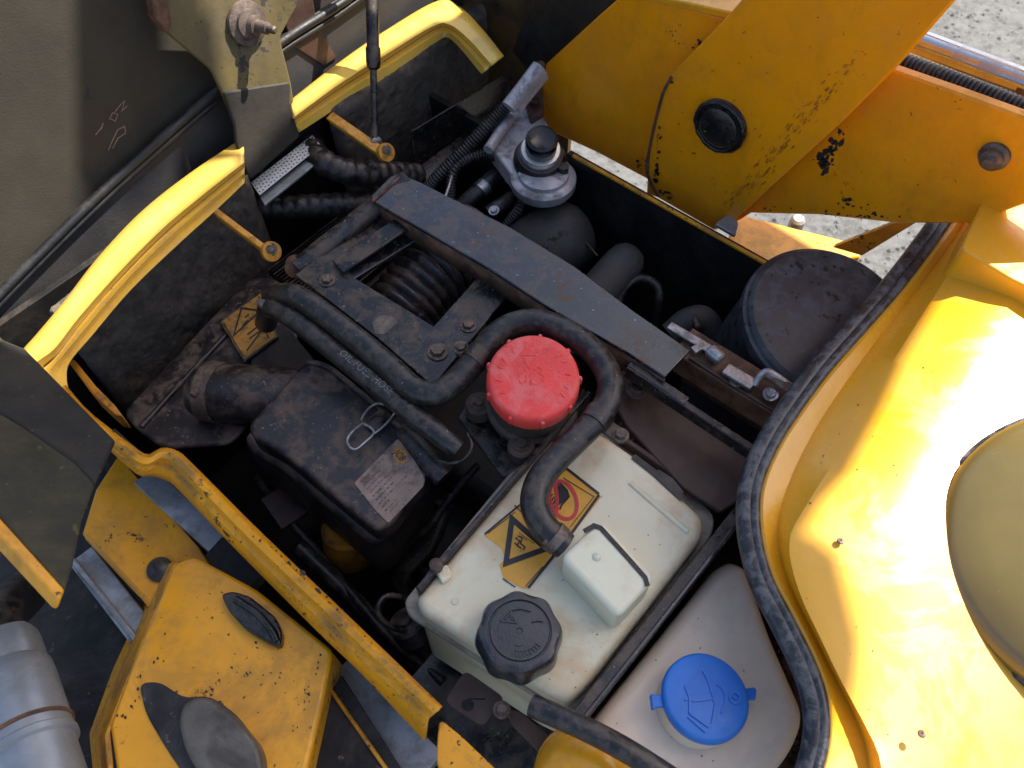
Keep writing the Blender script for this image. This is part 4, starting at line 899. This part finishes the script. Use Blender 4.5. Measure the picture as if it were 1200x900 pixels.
# chassis beam beyond the far wall
cb = thing('chassis_beam', 'sunlit yellow chassis beam under the far loader arm', 'beam', W(.5, .1, -.3))
slab('top_face', UU([(700, 186), (760, 215), (862, 250), (992, 282), (1010, 300), (890, 318), (800, 270), (690, 210)], -.085)[2:6]+UU([(890, 318), (850, 296)], -.085), Z*-.06, YEL, cb, bevel=.003)
slab('side_gusset', PA([(868, 252), (1046, 262), (1100, 245), (1010, 300), (975, 290)], .50)[1:], A*.01, YWORN, cb)
zslab('grey_tab', rnd([(838, 262), (856, 248), (866, 262), (862, 276)], 3), -.03, .006, GALV, cb)
lathe('pin', U(931, 268, -.16), Z, [(.012, -.05), (.012, .02), (.008, .024)], ZINC, cb, seg=16)
# hydraulic ram rod and conduit beyond the link
rm = thing('hydraulic_ram', 'chrome hydraulic ram rod behind the far loader arm', 'hydraulic ram', FA(1130, 80, .60))
tube('rod', [FA(1020, 30, .62), FA(1300, 136, .62)], .017, CHROME, rm, seg=24, smooth_n=1)
tube('barrel', [FA(900, -12, .62), FA(1030, 38, .62)], .022, BLK, rm, seg=24, smooth_n=1)
lathe('gland', FA(1194, 98, .62), (FA(1300, 140, .62)-FA(1020, 34, .62)), [(.012, 0), (.0175, .002), (.0175, .02), (.012, .022)], BOLT, rm, seg=20)
o = corr('ribbed_conduit', [FA(1010, 58, .50), FA(1060, 76, .50), (FA(1125, 100, .50)), FA(1300, 168, .50)], .0125, .0052, .002, RUB, seg=16)
tag(o, 'long black ribbed conduit running beside the chrome ram rod', 'conduit')
slab('barrel_guard', PA([(1060, 62), (1200, 118), (1300, 158), (1300, 172), (1060, 76)], .56), A*.006, YEL, rm, bevel=.001)

# dark dirty panel at the top, between the rim and the arm
bk = thing('body_panel', 'mud stained dark rear panel between the rear rim and the far loader arm', 'panel', W(.5, -.45, -.1))
slab('panel', [W(.505, -.62, -.3), W(.505, -.30, -.3), W(.505, -.30, .33), W(.505, -.36, .32), W(.505, -.44, .15), W(.505, -.62, .09)], A*.01, mat('mud_stained_panel', (.085, .048, .012), .8, var=.5, vs=10, dust=((.020, .016, .013), .95, 8), chips=((.012, .01, .009), .5, 20), bump=.5, bs=90), bk, bevel=.001)
slab('dark_flap', PA([(624, 90), (600, 60), (612, 30), (650, -50), (760, -50), (730, -4), (690, 36), (640, 80)], .475), A*.008, DARK, bk, bevel=.001)

# ================================================================== near side, lower left
na = thing('near_loader_arm', 'worn yellow loader arm pivot plate with black greasy bosses in the lower left', 'loader arm', U(260, 800, -.1))
NZ = -.03
zslab('top_plate', rnd([(204, 660), (226, 650), (300, 690), (390, 762), (376, 830), (352, 930), (140, 930), (128, 850), (150, 790)], 8), NZ, .012, YWORN if False else YEL, na, bevel=.004, seg=3)
slab('side_plate', [U(204, 662, NZ-.004), U(150, 792, NZ-.004), U(124, 862, NZ-.004), U(130, 940, NZ-.004), U(112, 940, NZ-.10), U(104, 860, NZ-.10), U(132, 784, NZ-.10), U(190, 660, NZ-.08)], (A*.5+Z*-.2)*.01, YWORN, na, bevel=.001)
slab('inner_plate', [U(390, 764, NZ-.006), U(352, 935, NZ-.006), U(380, 935, NZ-.20), U(410, 790, NZ-.20)], A*-.008, YWORN, na, bevel=.001)
s1 = zslab('greasy_boss', rnd([(258, 696), (272, 692), (292, 698), (322, 722), (331, 742), (328, 758), (312, 752), (286, 736), (268, 716)], 6), NZ+.012, .02, GREASE, na, bevel=.005, seg=3)
tube('boss_ridge', [U(x, y, NZ+.012) for x, y in [(276, 702), (300, 718), (318, 738), (325, 752)]], .004, GREASE, s1, seg=8)
def blob(name, px, z, h, m, parent): return zslab(name, rnd(px, 14, 5), z, h, m, parent, bevel=h*.42, seg=5)
PIN = mat('worn_pin_steel', (.12, .105, .085), .45, .3, var=.3, vs=18, dust=((.05, .045, .04), .7, 16), bump=.2, bs=120)
s2 = blob('pivot_pad', [(162, 800), (186, 798), (215, 818), (244, 814), (276, 836), (304, 872), (312, 930), (230, 930), (196, 880), (170, 836)], NZ+.003, .006, MUD, na)
blob('pivot_pin', [(214, 822), (240, 814), (274, 838), (304, 874), (312, 935), (250, 935), (216, 880), (208, 846)], NZ+.024, .026, PIN, s2)
zslab('lower_web', [(372, 840), (400, 790), (470, 900), (470, 940), (350, 940)], -.10, .01, MUD, na)
bar('web_edge', U(386, 806, -.09), U(452, 900, -.09), .004, .02, YWORN, na)
# chassis rail and skirt plate under the near rim
cr = thing('chassis_rail', 'yellow chassis side plate with galvanised rails outside the near rim', 'rail', U(170, 640, -.15))
slab('side_plate', [U(138, 534, -.02), U(166, 566, -.06), U(232, 640, -.08), U(250, 668, -.08), U(205, 700, -.08), U(180, 716, -.08), U(96, 626, -.08), U(112, 574, -.05)], Z*-.008, YEL, cr, bevel=.002)
slab('step', [U(96, 628, -.078), U(112, 600, -.072), U(214, 690, -.078), U(180, 718, -.078)], Z*-.03, YEL, cr, bevel=.004)
bar('rail', U(94, 650, -.10), U(166, 742, -.10), .030, .03, GALV, cr)
bar('rail_lip', U(84, 655, -.094), U(158, 748, -.094), .006, .03, GALV, cr)
bar('inner_rail', U(168, 556, -.05), U(285, 665, -.10), .028, .01, GALV, cr)
bar('rail_pad', U(240, 650, -.085), U(292, 690, -.085), .055, .02, MUD, cr)
lathe('plug', U(188, 668, -.075), (Z+B*.2), [(.014, -.01), (.014, .004), (.009, .007), (.0003, .008)], RUB, cr, seg=24)
bar('outer_rail', U(390, 790, -.14), U(500, 905, -.14), .05, .02, GALV, cr)
# mudguard / tyre side below
mg = thing('mudguard', 'dark blue grey mud covered mudguard at the lower left', 'mudguard', W(-.75, -.1, -.3))
V = []; Fc = []; nA, nB = 44, 60
for j in range(nB+1):
    for i in range(nA+1):
        a = -1.15+.80*i/nA; b = -.85+1.15*j/nB
        z = -.20-.10*((a+.75)/.4)**2*(1 if a < -.75 else .4)+noise.noise(Vector((a*9, b*9, 0)))*.014+noise.noise(Vector((a*30, b*30, 4)))*.007
        V.append(W(a, b, z))
for j in range(nB):
    for i in range(nA): k = j*(nA+1)+i; Fc.append((k, k+1, k+nA+2, k+nA+1))
build('guard_sheet', V, Fc, MUD, mg, solid=.006)
abox('guard_skirt', -1.15, -1.14, -.85, .30, -.6, -.30, MUD, mg)
# hydraulic coupling, close to the lens
hcx = thing('hydraulic_coupling', 'dull metal hydraulic hose coupling at the lower left corner', 'coupling', U(30, 850, -.05))
q0, q1 = U(2, 760, -.03), U(52, 925, -.02); ax = (q1-q0)
CPL = mat('galvanised_coupling', (.30, .315, .33), .42, .5, var=.15, vs=14, dust=((.2, .19, .18), .5, 16), bump=.12, bs=160)
lathe('nut', q0, ax, [(.020, -.01), (.034, -.006), (.035, .002), (.035, .026), (.033, .030)], CPL, hcx, seg=48, mod=lambda a, i: 1+.03*math.cos(6*a))
lathe('sleeve', q0, ax, [(.036, .030), (.038, .033), (.039, .045), (.039, .11), (.041, .112), (.041, .118), (.037, .12), (.037, .20)], CPL, hcx, seg=40)
lathe('red_ring', q0, ax, [(.0392, .098), (.0412, .0985), (.0412, .101), (.0392, .102)], RUST, hcx, seg=40)
tube('hose', [q0-ax*.02, q0-ax*.3+Z*-.02, q0-ax*.7-Z*.10], .026, RUB, hcx, seg=20)

# ================================================================== dirt flecks lying on the parts
FLECK = mat('dark_fleck', (.05, .04, .03), .8, var=.5, bump=0)
chips(ct, FLECK, [(700, 600, 60, 40, 40, 16, 1.5), (600, 700, 60, 30, -50, 14, 1.3), (690, 740, 40, 20, -50, 12, 1.5), (655, 790, 30, 16, -50, 8, 1.6)], lambda x, y: U(x, y, .0003), Z, 5, 'dirt_flecks')
chips(wb, FLECK, [(770, 760, 50, 20, -50, 14, 1.3), (830, 700, 30, 30, 0, 10, 1.2), (790, 870, 40, 20, 0, 10, 1.4)], lambda x, y: U(x, y, -.0177), Z, 6, 'dirt_flecks')
def ONCOVER(x, y):                                        # drop a mark onto the moulding
    h = COVER_BVH.ray_cast(CAM, ray(x, y)); return (h[0] or U(x, y, CZ-.02))+Z*.0016
from mathutils.bvhtree import BVHTree
_me = MOULD.data; COVER_BVH = BVHTree.FromPolygons([v.co+WPOS[MOULD] for v in _me.vertices], [tuple(p.vertices) for p in _me.polygons])
chips(cv, FLECK, [(1090, 400, 50, 30, 60, 12, 1.5), (1060, 560, 50, 40, 0, 10, 1.4), (1010, 760, 40, 30, 60, 10, 1.5), (1090, 850, 30, 30, 0, 8, 1.6), (960, 545, 40, 4, -60, 10, 1.5), (940, 700, 40, 4, 65, 10, 1.4)], ONCOVER, Z, 7, 'dirt_flecks')
chips(body, CHIP, [(345, 672, 24, 3, 44, 60, 4.5), (385, 712, 16, 3, 44, 36, 4.0), (430, 757, 40, 2, 44, 40, 2.2), (470, 797, 26, 3, 44, 26, 2.4), (300, 630, 20, 2, 44, 14, 2)], lambda x, y: U(x, y, .0365), Z, 21)
chips(na, CHIP, [(285, 755, 40, 8, 40, 22, 2.2), (330, 800, 30, 10, 30, 16, 2.0), (240, 700, 30, 20, 40, 14, 1.6), (365, 800, 30, 3, -70, 24, 2.4), (160, 815, 30, 6, -65, 30, 3.2)], lambda x, y: U(x, y, NZ), Z, 8)
# wiring looms in the dark gaps
for k, (pts, r, lab) in enumerate((
    ([(300, 560, -.22), (340, 610, -.21), (400, 680, -.22), (455, 745, -.22), (520, 800, -.2)], .006, 'thin wiring loom along the inner side of the near rim'),
    ([(470, 640, -.2), (500, 620, -.16), (530, 580, -.13), (560, 545, -.1)], .005, 'thin wiring loom beside the left bar of the tank tray'),
    ([(560, 300, -.03), (590, 325, -.02), (625, 350, -.03), (650, 372, -.05)], .004, 'thin cable under the wide flat bar near the hose loop'),
    ([(780, 500, -.1), (830, 535, -.12), (870, 570, -.14)], .006, 'dark cable below the brown gusset plate'))):
    o = tube('wiring_loom', [U(*p) for p in pts], r, RUB, seg=10); tag(o, lab, 'wiring')
